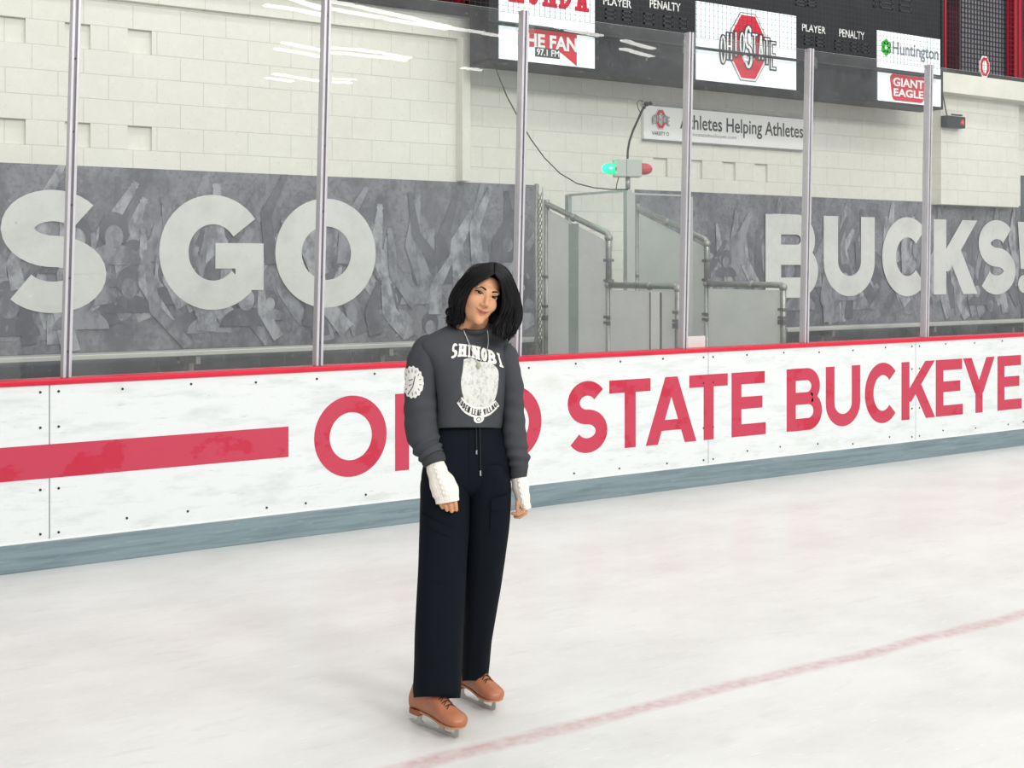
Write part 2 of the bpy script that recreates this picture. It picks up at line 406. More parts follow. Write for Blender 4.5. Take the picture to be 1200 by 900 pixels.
# pilaster left of the scoreboard, and the thicker piece of wall at the right
mb = MB(); mb.box((X(542, DW-.12), DW - .12, 2.54), (X(551.5, DW-.12), DW, 3.93)); tag(mb.build('trim_3', M['paint'], bevel=.004), kind='structure')
mb = MB(); mb.box((X(1103, DW-.16), DW - .16, 2.5), (X(1194, DW-.16), DW, 3.9)); tag(mb.build('wall_buttress', M['wall'], bevel=.004), kind='structure')
mb = MB(); mb.box((X(1103, DW-.34), DW - .34, 3.9), (30, DW - .05, 4.15)); tag(mb.build('trim_4', M['paint'], bevel=.004), kind='structure')
mb = MB(); mb.box((X(1196, DW), DW - .02, .2), (X(1240, DW), DW + .03, 2.95)); tag(mb.build('door_1', M['base']), kind='structure')
mb = MB(); mb.box((-8, DW - .012, 0), (30, DW, 1.0)); tag(mb.build('baseboard_back', M['base']), kind='structure')
# upper level behind: dark red back, red steel uprights, grey screens
YU = 12.2
mb = MB(); mb.box((-10, YU, 3.0), (40, YU + .2, 9.5)); tag(mb.build('wall_upper', M['dkred']), kind='structure')
mb = MB(); mb.box((-10, DW + .3, 4.0), (40, YU, 4.1)); tag(mb.build('floor_upper', M['concrete']), kind='structure')
for i, (a, b, lab) in enumerate([(541, 552, 'red steel upright above the cream pilaster left of the scoreboard'), (1103.5, 1109, 'red steel upright touching the right end of the scoreboard'), (1189, 1197, 'red steel upright at the right edge of the grey screen')]):
    mb = MB(); x0, x1 = X(a, 11.2), X(b, 11.2)
    mb.box((x0, 11.2, 4.1), (x1, 11.215, 9)).box((x0, 11.32, 4.1), (x1, 11.335, 9)).box(((x0+x1)/2-.01, 11.2, 4.1), ((x0+x1)/2+.01, 11.33, 9))
    tag(mb.build('steel_upright', M['redsteel']), lab, 'steel column', 'red steel uprights above the wall')
e = empty('guard_rail', (0, 0, 0), 0, 'red steel guard rail along the top of the block wall left of the scoreboard', 'railing')
mb = MB(); mb.box((X(380, 11.0), 11.0, 4.62), (X(573, 11.0), 11.05, 4.72)); mb.build('top_bar', M['redsteel'], e)
for p in (430, 478, 508, 560):
    mb = MB(); mb.box((X(p, 11.0), 11.01, 4.1), (X(p, 11.0) + .05, 11.04, 4.63)); mb.build('upright', M['redsteel'], e)
mb = MB(); mb.box((X(479, 11.0), 11.02, 4.3), (X(508, 11.0), 11.03, 4.6)); mb.build('infill_panel', M['mesh'], e)
e = empty('screen_panel', (0, 0, 0), 0, 'grey mesh screen between red uprights above the wall right of the scoreboard', 'screen')
xa, xb = X(1126, 11.4), X(1192, 11.4)
mb = MB(); mb.box((xa, 11.4, 4.1), (xb, 11.42, 7)); mb.build('backing', M['mesh'], e)
mb = MB()
for k in range(int((xb-xa)/.07)): mb.box((xa + k*.07, 11.39, 4.1), (xa + k*.07 + .012, 11.4, 7))
for k in range(40): mb.box((xa, 11.39, 4.1 + k*.07), (xb, 11.399, 4.112 + k*.07))
mb.build('wire_mesh', M['net'], e)
# little emblem on the glass-height wall top
ex, ez = X(1157, 10.4), 4.33
e = empty('small_emblem', (0, 0, 0), 0, 'tiny red and white letter O emblem on the black ledge at upper right', 'emblem')
def octo(cx, cz, rx, rz, c=.42):
    return [(cx-rx, cz-rz*c), (cx-rx*c, cz-rz), (cx+rx*c, cz-rz), (cx+rx, cz-rz*c), (cx+rx, cz+rz*c), (cx+rx*c, cz+rz), (cx-rx*c, cz+rz), (cx-rx, cz+rz*c)]
def octring(cx, cz, rx, rz, t, c=.42, tz=None):
    o = octo(cx, cz, rx, rz, c); i = octo(cx, cz, rx-t, rz-(tz or t), c)
    return [[o[k], o[(k+1) % 8], i[(k+1) % 8], i[k]] for k in range(8)]
mb = MB(); mb.prism(octo(ex, ez, .10, .14), 10.44, 10.45); mb.build('backing_plate', M['white'], e)
mb = MB()
for p in octring(ex, ez, .085, .12, .035): mb.prism(p, 10.435, 10.44)
mb.build('red_ring', M['redp'], e)

# ------------------------------------------------------------------ dasher boards
BX0, BX1 = -4.0, 17.5
db = empty('dasher_boards', (X(600, DB), DB, 0), 0, 'white rink boards with red lettering, red cap rail and blue-grey kick strip', 'rink boards')
def unroot(o, root):                       # geometry was built in world coordinates
    o.matrix_parent_inverse = Matrix.Translation(root.location).inverted(); return o
seams = [X(58, DB), X(501, DB), X(830, DB), X(1073, DB)]
seams = [seams[0] - 2.44*1.0] + seams + [seams[-1] + 2.44, seams[-1] + 4.88]
ed = [BX0] + seams[0:] + [BX1]
for a, b in zip(ed[:-1], ed[1:]):
    mb = MB(); mb.box((a + .003, DB, .165), (b - .003, DB + .015, 1.04)); unroot(mb.build('face_panel', M['board'], db), db)
mb = MB(); mb.box((BX0, DB + .012, 0), (BX1, DB + .10, 1.04)); unroot(mb.build('backing_frame', M['seam'], db), db)
mb = MB(); mb.box((BX0, DB - .012, 0), (BX1, DB + .012, .158)); unroot(mb.build('kick_strip', M['kick'], db, bevel=.004), db)
mb = MB(); mb.box((BX0, DB - .004, .158), (BX1, DB + .012, .168)); unroot(mb.build('kick_edge', M['white'], db), db)
mb = MB(); mb.box((BX0, DB - .014, 1.038), (BX1, DB + .12, 1.072)); unroot(mb.build('cap_rail', M['cap'], db, bevel=.009), db)
mb = MB(); mb.box((BX0, DB - .002, .512), (X(338, DB), DB, .703)); unroot(mb.build('stripe', M['vinyl'], db), db)
LZ0, LZ1 = .355, .865
def inv(v): return VPX - 1 / (v * 1e-4)
lets = [('O', 368, 453), ('H', 463, inv(4.29)), ('I', inv(4.309), inv(4.342)), ('O', inv(4.3585), 634.5), ('S', 664, 711.7), ('T', 714, 762.3), ('A', 756.7, 816), ('T', 807.7, 852.7), ('E', 857.3, 897.3),
        ('B', 921.8, 963.4), ('U', 967.7, 1008), ('C', 1013, 1053.5), ('K', 1056.4, 1095.8), ('E', 1096.6, 1128.3), ('Y', 1128.6, 1165.5), ('E', 1168.9, 1197.2), ('S', 1199, 1230)]
for c, a, b in lets:
    ov = .008 if c in 'OSCG' else 0
    unroot(letter('letter', c, X(a, DB), X(b, DB), LZ0 - ov, LZ1 + ov, DB, .205, M['vinyl'], db), db)
sm = MB(); sm.tube([(0, .0, 0), (0, .004, 0)], .0075, 8)
sc0 = sm.build('screw', M['screw'], db)
scr = []
for i in range(len(seams) - 1):
    a = seams[i]
    for zz in (.20, .45, .80, 1.0): scr += [(a + .05, zz), (a - .05, zz)]
    for k in range(1, 6):
        scr += [(a + k * .41, 1.0 + R.uniform(-.01, .01)), (a + k * .41 + R.uniform(-.1, .1), .21 + R.uniform(-.015, .03))]
scr = [s for s in scr if X(-10, DB) < s[0] < X(1215, DB)][:90]
for i, (x, z_) in enumerate(scr):
    o = sc0 if i == 0 else sc0.copy()
    if i: COL.objects.link(o)
    o.parent = db; o.location = (x - db.location.x, -.003, z_)

# ------------------------------------------------------------------ glass and posts above the boards
LEAN = .026; GZ0, GZ1 = 1.072, 3.515
pp = [77, 372, 605, 800, 942, 1083]
px_ = [X(p, DB + .05) for p in pp]
px_ = [px_[0] - 1.52] + px_ + [px_[-1] + 1.52]
YG = DB + .05
plabel = ['support post beyond the left edge, left of the banner letter S', 'aluminium glass post crossing the white banner letter S at far left', 'aluminium glass post crossing the banner letter O of GO', 'aluminium glass post just right of the skater, left of the green lamp', 'aluminium glass post crossing the white wall sign, right of the green lamp', 'aluminium glass post crossing the banner letter B', 'aluminium glass post between the banner letters C and K', 'aluminium glass post at the right edge, past the exclamation mark']
bolt0 = None
for i, x in enumerate(px_):
    if i == 0: continue
    e = empty('glass_post', (x, YG, GZ0), 0, plabel[i], 'glass post', 'aluminium posts between the rink glass panes')
    h = GZ1 - GZ0 + .01
    w = .024
    mb = MB()
    mb.box((-w, -.035, 0), (-w + .017, .03, h), LEAN).box((w - .017, -.035, 0), (w, .03, h), LEAN)
    mb.build('flange', M['alu'], e, bevel=.003)
    mb = MB(); mb.box((-.008, -.024, 0), (.008, .025, h - .004), LEAN); mb.build('channel', M['alu_d'], e)
    for k_, zz in enumerate(np.arange(.15, h - .1, .42)):
        if bolt0 is None:
            bolt0 = MB().tube([(0, 0, 0), (0, .004, 0)], .005, 8).build('bolt', M['screw'], e); o = bolt0
        else:
            o = bolt0.copy(); COL.objects.link(o); o.parent = e
        o.location = (LEAN*zz, -.029, zz)
    if 3 <= i <= 6:
        mb = MB()
        for s in (-1, 1): mb.box((s*.05-.028+LEAN*h, -.018, h - .16), (s*.05+.028+LEAN*h, -.010, h - .07))
        mb.build('pane_clip', M['bglass'], e, bevel=.003)
glabel = ['pane left of the banner letter S at the left edge', 'pane in front of the banner word GO, left of the skater', 'pane directly behind the skater', 'pane in front of the green lamp and railings', 'pane in front of the large red O panel of the scoreboard', 'pane in front of the banner letters U and C', 'pane in front of the banner letters K and S at right']
for i in range(len(px_) - 1):
    a, b = px_[i] + .012, px_[i+1] - .012
    r = .05; za, zb = 0, GZ1 - GZ0
    poly = [(a, za), (b, za), (b, zb - r)] + [(b - r + r*math.cos(t), zb - r + r*math.sin(t)) for t in np.linspace(.2, PI/2, 5)] + [(a + r - r*math.sin(t), zb - r + r*math.cos(t)) for t in np.linspace(0, PI/2 - .2, 5)] + [(a, zb - r)]
    poly = [(x + LEAN*z_, z_ + GZ0) for x, z_ in poly]
    n = len(poly); mb = MB()
    # the sheet's front and back face; the polished rim is a part of its own
    g = MB(); g.add([(x, YG - .006, z_) for x, z_ in poly], [tuple(range(n))])
    o = empty('rink_glass', (0, 0, 0), 0, 'clear scuffed ' + glabel[i], 'glass pane', 'clear panes standing on the boards')
    g.build('pane', M['glass'], o)
    mb = MB()
    for k in range(n):
        p, q_ = poly[k], poly[(k+1) % n]
        mb.add([(p[0], YG - .006, p[1]), (q_[0], YG - .006, q_[1]), (q_[0], YG + .006, q_[1]), (p[0], YG + .006, p[1])], [(0, 1, 2, 3)])
    mb.build('polished_edge', M['gedge'], o)
# protective netting above the glass
mb = MB(); nx0, nx1 = X(390, YG), X(1240, YG); w = .0011
for k in range(int((nx1 - nx0) / .045)): mb.box((nx0 + k*.045 - w, YG, 3.5), (nx0 + k*.045 + w, YG + 2*w, 5.2))
for k in range(38): mb.box((nx0, YG, 3.5 + k*.045 - w), (nx1, YG + 2*w, 3.5 + k*.045 + w))
tag(mb.build('safety_net', M['net']), 'fine dark protective netting hanging above the rink glass', 'net')

# ------------------------------------------------------------------ banners
YB = DW - .006
def crowd(mb, x0, x1, z0, z1, n, rnd):
    lay = [0.0]
    def poly(p, mi):
        lay[0] += .000009; mb.mi = mi
        xs = [q[0] for q in p]; zs = [q[1] for q in p]
        if min(xs) < x0 or max(xs) > x1 or min(zs) < z0 or max(zs) > z1: 
            p = [(min(max(a, x0), x1), min(max(b, z0), z1)) for a, b in p]
        mb.add([(a, YB - .001 - lay[0], b) for a, b in p], [tuple(range(len(p)))])
    def limb(pts, ws, mi):
        for (p, q_), (wa, wb) in zip(zip(pts[:-1], pts[1:]), zip(ws[:-1], ws[1:])):
            d = Vector((q_[0]-p[0], q_[1]-p[1])); d.normalize(); nrm = (-d.y, d.x)
            poly([(p[0]+nrm[0]*wa, p[1]+nrm[1]*wa), (p[0]-nrm[0]*wa, p[1]-nrm[1]*wa), (q_[0]-nrm[0]*wb, q_[1]-nrm[1]*wb), (q_[0]+nrm[0]*wb, q_[1]+nrm[1]*wb)], mi)
            poly([(q_[0]+wb*math.cos(t), q_[1]+wb*math.sin(t)) for t in np.linspace(0, 2*PI, 10)[:-1]], mi)
    def hand(x, z_, ang, s, mi):
        poly([(x + s*.5*math.cos(t), z_ + s*.62*math.sin(t)) for t in np.linspace(0, 2*PI, 12)[:-1]], mi)
        for k in range(5):
            a = ang + (k - 2) * .22; l = s * (1.25 if 0 < k < 4 else .95)
            limb([(x + math.cos(a)*s*.3, z_ + math.sin(a)*s*.3), (x + math.cos(a)*l, z_ + math.sin(a)*l)], [s*.13, s*.10], mi)
    for i in range(n):
        x = rnd.uniform(x0 + .1, x1 - .1); kind = rnd.random(); mi = rnd.choice([1, 1, 2, 2, 3])
        if kind < .16:   # head and shoulders
            zc = rnd.uniform(z0 + .1, z0 + (z1-z0)*.65); s = rnd.uniform(.07, .13)
            poly([(x + s*2.1*math.cos(t), zc - s*2.4 + s*1.5*math.sin(t)) for t in np.linspace(0, PI, 14)], rnd.choice([2, 3]))
            poly([(x + s*1.05*math.cos(t), zc + s*.15 + s*1.3*math.sin(t)) for t in np.linspace(0, 2*PI, 18)[:-1]], 3)
            poly([(x + s*.66*math.cos(t), zc - s*.35 + s*.85*math.sin(t)) for t in np.linspace(0, 2*PI, 18)[:-1]], rnd.choice([1, 2]))
        else:            # raised arm with open hand
            zb = rnd.uniform(z0, z0 + (z1-z0)*.5); l = rnd.uniform(.4, .9); a = PI/2 + rnd.uniform(-.45, .45); s = rnd.uniform(.045, .08)
            e1 = (x + math.cos(a + .3)*l*.5, zb + math.sin(a + .3)*l*.5); e2 = (e1[0] + math.cos(a - .25)*l*.5, e1[1] + math.sin(a - .25)*l*.5)
            limb([(x, zb), e1, e2], [s*1.2, s, s*.55], mi); hand(e2[0], e2[1], a - .2, s*1.1, mi)
def banner(pa, pb, name, label, lts, seed, n):
    x0, x1 = (pa if pa < 0 and False else X(pa, YB)), X(pb, YB)
    e = empty(name, (x0, YB, 1.0), 0, label, 'banner', 'grey crowd banners on the block wall')
    z0, z1 = 1.0, 2.535
    mb = MB(); mb.box((x0, YB, z0), (x1, YB + .005, z1)); unroot(mb.build('vinyl_sheet', M['ban'], e), e)
    mb = MB(); crowd(mb, x0, x1, z0, z1, n, random.Random(seed)); o = unroot(mb.build('crowd_print', [M['ban'], M['cr1'], M['cr2'], M['cr3']], e), e)
    for c, a, b in lts:
        ov = .015 if c in 'OSCG' else 0
        unroot(letter('letter', c, X(a, YB), X(b, YB), 1.345 - ov, 2.315 + ov, YB - .016, .255 if c != '!' else .25, M['blet'], e), e)
banner(-160, 631.5, 'wall_banner', 'grey crowd picture banner with white letters S GO, on wall behind skater', [('S', -3, 124), ('G', 185.7, 309.8), ('O', 321.7, 439.3)], 5, 150)
banner(744, 1300, 'wall_banner', 'grey crowd picture banner with white letters BUCKS, right of pipe railings', [('B', 896, 957.8), ('U', 964, 1023.8), ('C', 1032, 1089), ('K', 1093, 1144.5), ('S', 1144.5, 1188.7), ('!', 1191.5, 1207)], 8, 130)
for a, b, lab in ((-150, 661, 'pale metal wall rail under the left banner, ending beside the chain link strip'), (921, 1300, 'pale metal wall rail under the right banner')):
    e = empty('wall_rail', (X(a, 10.2), 10.3, .97), 0, lab, 'rail', 'pale rails along the foot of the banners')
    x0, x1 = X(a, 10.15), X(b, 10.15)
    mb = MB(); mb.box((x0, 10.12, .972), (x1, 10.36, 1.012)); unroot(mb.build('plank', M['bench'], e, bevel=.006), e)
    for k in range(int((x1 - x0) / 1.8) + 1):
        xx = x1 - .12 - k * 1.8
        mb = MB(); mb.box((xx - .02, 10.15, .9), (xx + .02, 10.58, .972)).box((xx - .02, 10.32, 0), (xx + .02, 10.36, .9)); unroot(mb.build('bracket', M['pipe'], e), e)

# ------------------------------------------------------------------ white sign on the wall
YS = DW - .05
e = empty('wall_sign', (X(754.5, YS), YS, Z(754.5, 162, YS)), 0, 'long white sign with dark words and small red emblem, under the scoreboard', 'sign')
sx0, sx1 = X(754.5, YS), X(943.5, YS); sz1, sz0 = Z(754.5, 123, YS), Z(754.5, 162.5, YS)
mb = MB(); mb.box((sx0, YS, sz0), (sx1, DW, sz1)); unroot(mb.build('sign_board', M['white'], e, bevel=.004), e)
mb = MB(); mb.box((sx0, YS - .004, sz0 - .012), (sx1, YS + .03, sz0)).box((sx0, YS-.004, sz1), (sx1, YS+.03, sz1+.008)); unroot(mb.build('sign_edge', M['greyp'], e), e)
yt = YS - .003
unroot(text('lettering', 'Athletes Helping Athletes', X(797, yt), X(944, yt)-.04, Z(797, 156, yt), Z(797, 133.5, yt), yt, M['dkp'], e, .012), e)
unroot(text('lettering', 'ohiostatebuckeyes.com', X(807, yt), X(863, yt), Z(807, 161.5, yt)+.01, Z(807, 153.5, yt)-.012, yt, M['greyp'], e), e)
unroot(text('lettering', 'VARSITY O', X(764, yt), X(784, yt), Z(764, 158, yt), Z(764, 153.5, yt), yt, M['dkp'], e, .01), e)

def o_emblem(parent, xa, xb, za, zb, y, root):
    """block O ring in red with white and grey outlines, and arched state lettering across it"""
    cx, cz = (xa+xb)/2, (za+zb)/2; W_ = (xb-xa)/2; H_ = (zb-za)/2; rx = W_*.62; rz = H_
    t = rx*.5
    def ring(nm, rx_, rz_, t_, m, yy):
        mb = MB()
        for p in octring(cx, cz, rx_, rz_, t_, .45, t_*1.45): mb.prism(p, yy - .001, yy)
        unroot(mb.build(nm, m, parent), root)
    ring('grey_outline', rx, rz, t*1.18, M['greyp'], y)
    ring('white_outline', rx*.95, rz*.965, t*1.06, M['white'], y - .002)
    ring('red_ring', rx*.88, rz*.91, t*.86, M['redp'], y - .004)
    # arched words: small letters falling away from the tall middle S
    words = list('OHIOSTATE'); xs = np.linspace(cx - W_, cx + W_, 10)
    for pad, m, yy, nm in ((.040*W_, M['dkp'], y-.007, 'letter_outline'), (0, M['white'], y-.009, 'letter_face')):
        mb = MB()
        for k, c in enumerate(words):
            u = (k - 4) / 4.0
            hh = H_*.62 if k == 4 else H_*(.30 + .10*abs(u))
            zc = cz - H_*.26*u*u + H_*.10
            if k == 4: zc = cz
            x0_, x1_ = xs[k] + .022*W_, xs[k+1] - .022*W_
            if k == 4: x0_ -= W_*.05; x1_ += W_*.05
            a0, a1, zz0, zz1 = x0_ - pad, x1_ + pad, zc - hh - pad, zc + hh + pad
            h_ = zz1 - zz0; w_ = (a1 - a0)/h_; tw = (.26*(x1_ - x0_) + 2*pad)/h_
            for i, p in enumerate(glyph(c, w_, min(tw, w_*.49))):
                mb.prism([(a0 + a*h_, zz0 + b_*h_) for a, b_ in p], yy - .0005 - .00001*(i % 9), yy)
        unroot(mb.build(nm, m, parent), root)
o_emblem(e, X(764, yt), X(784, yt), Z(774, 151.5, yt), Z(774, 128, yt), yt, e)

# ------------------------------------------------------------------ scoreboard
YC = 10.0
sb = empty('scoreboard', (X(573, YC), YC, 3.67), 0, 'long black scoreboard with white sponsor panels hung high on the wall', 'scoreboard')
def U(o): return unroot(o, sb)
bx0, bx1 = X(573, YC), X(1103.5, YC); bz0 = Z(1103, 126.5, YC)
mb = MB(); mb.box((bx0, YC, bz0), (bx1, YC + .32, 6.4)); U(mb.build('housing', M['black'], sb, bevel=.008))
mb = MB(); mb.box((bx0-.01, YC-.012, bz0-.02), (bx1+.01, YC+.33, bz0+.015)).box((bx0-.01, YC-.012, bz0), (bx0+.02, YC+.33, 6.4)).box((bx1-.015, YC-.012, bz0), (bx1+.012, YC+.33, 6.4))
U(mb.build('frame', M['blackm'], sb))
for k, p in enumerate((640, 790, 960, 1080)):
    mb = MB(); mb.box((X(p, YC), YC+.3, 4.4), (X(p, YC)+.06, DW+.1, 4.5)); U(mb.build('bracket', M['blackm'], sb))
yp = YC - .014
def panel(nm, a, ya, yb_, b, m=None):
    z1_, z0_ = Z(a, ya, yp), Z(a, yb_, yp)
    mb = MB(); mb.box((X(a, yp), yp, z0_), (X(b, yp), YC, z1_)); return U(mb.build(nm, m or M['lit'], sb)), X(a, yp), X(b, yp), z0_, z1_
_, ax, bx, az, bz = panel('sponsor_panel', 585, -34, 24, 697)
yl = yp - .003
# serif red letters
xs0, xs1 = X(596, yl), X(692, yl); n = 5; ww = (xs1 - xs0) / n
for k, c in enumerate('HONDA'):
    U(letter('letter', c, xs0 + ww*k + .02, xs0 + ww*(k+1) - .035, Z(640, 6, yl) - .015, Z(640, 6, yl) + .27, yl, .17, M['redp'], sb, serif=1))
_, ax, bx, az, bz = panel('sponsor_panel', 585, 29.5, 68.5, 697)
# red banner with white words
mx0, mx1 = X(607, yl), X(676, yl); zt, zb_ = Z(607, 33, yl), Z(607, 59, yl)
mb = MB(); mb.prism([(mx0, zb_ + .03), (mx0 + .25, zb_ + .06), (mx1 - .22, zb_ + .04), (mx1, zb_ - .09), (mx1, zt + .015), (mx0 + .1, zt + .03), (mx0, zt - .02)], yl, yl + .003); U(mb.build('red_badge', M['redp'], sb))
U(text('lettering', 'THE FAN', mx0 - .02, mx1 + .0, zb_ + .045, zt - .03, yl - .004, M['white'], sb, .035))
mb = MB(); mb.box((X(627, yl), yl - .004, Z(627, 66, yl)), (X(656, yl), yl, Z(627, 55, yl))); U(mb.build('grey_badge', M['dkp'], sb))
U(text('lettering', '97.1 FM', X(628.5, yl), X(655, yl), Z(628, 64.5, yl), Z(628, 56.5, yl), yl - .007, M['white'], sb, .02))
_, ax, bx, az, bz = panel('emblem_panel', 816, 1, 93, 933)
o_emblem(sb, X(843, yl), X(909, yl), Z(876, 95.5, yl), Z(876, 15, yl), yl, sb)
_, ax, bx, az, bz = panel('sponsor_panel', 1028.5, 35, 78.5, 1102)
U(text('lettering', 'Huntington', X(1046, yl), X(1100, yl), Z(1046, 68, yl), Z(1046, 48, yl), yl, M['greyp'], sb, .02))
hx, hz = X(1038.5, yl), Z(1038.5, 55.5, yl)
mb = MB()
for k in range(6):
    a = k * PI / 3 + PI / 6; cx_, cz_ = hx + .058*math.cos(a), hz + .062*math.sin(a)
    mb.prism([(cx_ + .042*math.cos(t + a), cz_ + .042*math.sin(t + a)) for t in np.linspace(0, 2*PI, 7)[:-1]], yl - .001, yl)
U(mb.build('green_honeycomb', M['greenp'], sb))
_, ax, bx, az, bz = panel('sponsor_panel', 1029, 83, 117.5, 1102.5)
gx0, gx1 = X(1043, yl), X(1085, yl); gz1, gz0 = Z(1043, 86, yl), Z(1043, 117, yl)
r = .06; mb = MB()
pl = []
for cx_, cz_, a0 in ((gx1-r, gz1-r, 0), (gx0+r, gz1-r, 90), (gx0+r*1.6, gz0+r, 180), (gx1-r*1.6, gz0+r, 270)): pl += [(cx_+r*math.cos(math.radians(a0+t)), cz_+r*math.sin(math.radians(a0+t))) for t in (0, 22, 45, 67, 90)]
mb.prism(pl, yl, yl + .003); U(mb.build('red_badge', M['redp'], sb))
U(text('lettering', 'GIANT', gx0 + .05, gx1 - .04, (gz0+gz1)/2 + .012, gz1 - .04, yl - .004, M['white'], sb, .03))
U(text('lettering', 'EAGLE', gx0 + .06, gx1 - .05, gz0 + .05, (gz0+gz1)/2 - .012, yl - .004, M['white'], sb, .03))
for s, a, b, yb_, yt_ in (('PLAYER', 707, 740, 5, -4), ('PENALTY', 761.5, 797.5, 9, -1), ('PLAYER', 940, 967.5, 36, 27.5), ('PENALTY', 983.5, 1013, 42.5, 33.5)):
    yy = YC - .004
    U(text('lettering', s, X(a, yy), X(b, yy), Z(a, yb_, yy), Z(a, yt_, yy), yy, M['white'], sb, .012))
for a, b, yt_, yb_ in [(709, 721, 10, 22), (729, 741, 12, 24), (754, 766, 15, 28), (777, 788, 18, 31), (796, 806, 21, 34), (942, 951, 41, 52), (956, 966, 43, 54), (978, 987, 47, 58), (997, 1005, 49, 60), (1010, 1018, 51, 62), (932, 944, -4, 6), (946, 956, -3, 7), (1023, 1027, -6, 8), (1031, 1046, -4, 9), (1054, 1068, -2, 13)]:
    x0_, x1_, z0_, z1_ = X(a, YC), X(b, YC), Z(a, yb_, YC), Z(a, yt_, YC); mb = MB(); t = .018
    mb.box((x0_, YC-.006, z0_), (x0_+t, YC, z1_)).box((x1_-t, YC-.006, z0_), (x1_, YC, z1_)).box((x0_, YC-.006, z0_), (x1_, YC, z0_+t)).box((x0_, YC-.006, z1_-t), (x1_, YC, z1_)).box((x0_, YC-.006, (z0_+z1_)/2-t/2), (x1_, YC, (z0_+z1_)/2+t/2))
    U(mb.build('unlit_digit', M['digit'], sb))

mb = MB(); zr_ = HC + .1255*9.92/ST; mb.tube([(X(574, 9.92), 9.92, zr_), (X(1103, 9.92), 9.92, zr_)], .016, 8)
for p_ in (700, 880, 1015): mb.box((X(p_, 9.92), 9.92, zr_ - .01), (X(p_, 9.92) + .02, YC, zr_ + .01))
U(mb.build('reflection_rod', M['blackm'], sb))  # added rod standing in for a dark line mirrored in the glass

# ------------------------------------------------------------------ small black clock box on the buttress
yk = DW - .27
e = empty('clock_box', (X(1121, yk), yk, Z(1121, 141, yk)), 0, 'small black box with a red lit digit, on the wall right of the scoreboard', 'clock')
kx0, kx1, kz0, kz1 = X(1110, yk), X(1131.5, yk), Z(1110, 148.5, yk), Z(1110, 135, yk)
mb = MB(); mb.box((kx0, yk, kz0), (kx1, DW - .17, kz1)); unroot(mb.build('case', M['blackm'], e, bevel=.006), e)
mb = MB(); mb.box((kx0 + .05, yk - .02, kz1), (kx1 - .1, DW-.3, kz1 + .02)); unroot(mb.build('hood', M['black'], e), e)
mb = MB(); mb.box((kx1 - .115, yk - .004, kz0 + .03), (kx1 - .02, yk, kz1 - .03)); unroot(mb.build('display', mat('dark_red_display', '#5a2026', .3), e), e)
lm = mat('led_red', '#ff3a40', .4, emit=1.5, emitcol='#ff3a40')
unroot(text('digit', '4', kx1 - .095, kx1 - .045, kz0 + .045, kz1 - .04, yk - .007, lm, e, .01), e)
mb = MB(); mb.tube([(kx0 - .05, yk + .05, kz1 + .36), (kx0 + .06, yk + .05, kz1)], .008, 6); unroot(mb.build('antenna', M['blackm'], e), e)

# ------------------------------------------------------------------ railings: bent pipe frames with white sheets, running from wall to boards
def railing(a, dn, dm, df, label, far_top, mid_top, low_top, stripes=False):
    e = empty('pipe_railing', (a, (dn+df)/2, 0), 0, label, 'railing', 'bent pipe railings with white sheets behind the glass')
    r = .027
    def el(pts, nm, rr=r):
        mb = MB(); mb.tube(pts, rr, 12); unroot(mb.build(nm, M['pipe'], e, smooth=True), e)
    el([(a, df, far_top), (a, df - .03, far_top + .0), (a, dm + .02, mid_top + .01), (a, dm, mid_top - .02), (a, dm, low_top)], 'sloped_pipe')
    el([(a, dm, low_top), (a, dm, 0)], 'middle_post'); el([(a, df, far_top + .05), (a, df, 0)], 'rear_post')
    el([(a, dm, low_top), (a, dn + .02, low_top), (a, dn, low_top - .03), (a, dn, 0)], 'lower_pipe')
    mb = MB()
    for y, z_ in ((dm, low_top), (dm, mid_top - .03), (dn, low_top - .02), (dm + (df-dm)*.55, mid_top + (far_top-mid_top)*.55), ((dn+dm)/2 - .1, low_top)):
        mb.sphere((a, y, z_), .038, 12, 8)
    unroot(mb.build('pipe_joints', M['pipe'], e, smooth=True), e)
    mb = MB(); t = .006
    p = [(dm + .03, .1), (df - .03, .1), (df - .03, far_top - .05), (dm + .03, mid_top - .06)]
    vs = [(a - t, y, z_) for y, z_ in p] + [(a + t, y, z_) for y, z_ in p]
    mb.add(vs, [(0, 1, 2, 3), (7, 6, 5, 4), (0, 4, 5, 1), (1, 5, 6, 2), (2, 6, 7, 3), (3, 7, 4, 0)]); unroot(mb.build('rear_sheet', M['sheet'], e), e)
    mb = MB(); mb.box((a - t, dn + .03, .1), (a + t, dm - .03, low_top - .045)); unroot(mb.build('front_sheet', M['sheet'], e), e)
    mb = MB()
    for y in (dm, dn, df):
        for z_ in (1.2, 1.32 + .25*(y == dm), 1.6 if y == df else 1.25, 1.75 if y == dm else 1.22): mb.box((a - .033, y - .034, z_), (a + .033, y + .034, z_ + .024))
    unroot(mb.build('clamps', M['alu_d'], e), e)
    if stripes:
        mb = MB(); mb.box((a - t - .004, 9.27, .1), (a - t, 9.42, 2.1)); unroot(mb.build('grey_strip', mat('strip_grey', '#a3aaa6', .6), e), e)
        mb = MB(); mb.box((a - t - .006, 8.10, .1), (a - t, 8.25, 1.49)); unroot(mb.build('white_strip', mat('strip_white', '#f2f2ef', .5), e), e)
        mb = MB(); mb.box((a - t - .008, 8.10, .1), (a - t, 8.115, 1.49)).box((a - t - .008, 8.235, .1), (a - t, 8.25, 1.49)); unroot(mb.build('strip_edges', M['alu_d'], e), e)
    return e
railing(6.79, 7.9, 8.83, 9.79, 'left bent pipe railing with white sheets, below and left of the green lamp', 2.29, 1.99, 1.545, True)
railing(7.99, 7.9, 8.885, 9.92, 'right bent pipe railing with white sheets, nearest the banner letter B', 2.29, 1.95, 1.545)
e = empty('chain_link_strip', (6.79, 9.95, 0), 0, 'narrow chain link fence strip at the right end of the left banner', 'fence')
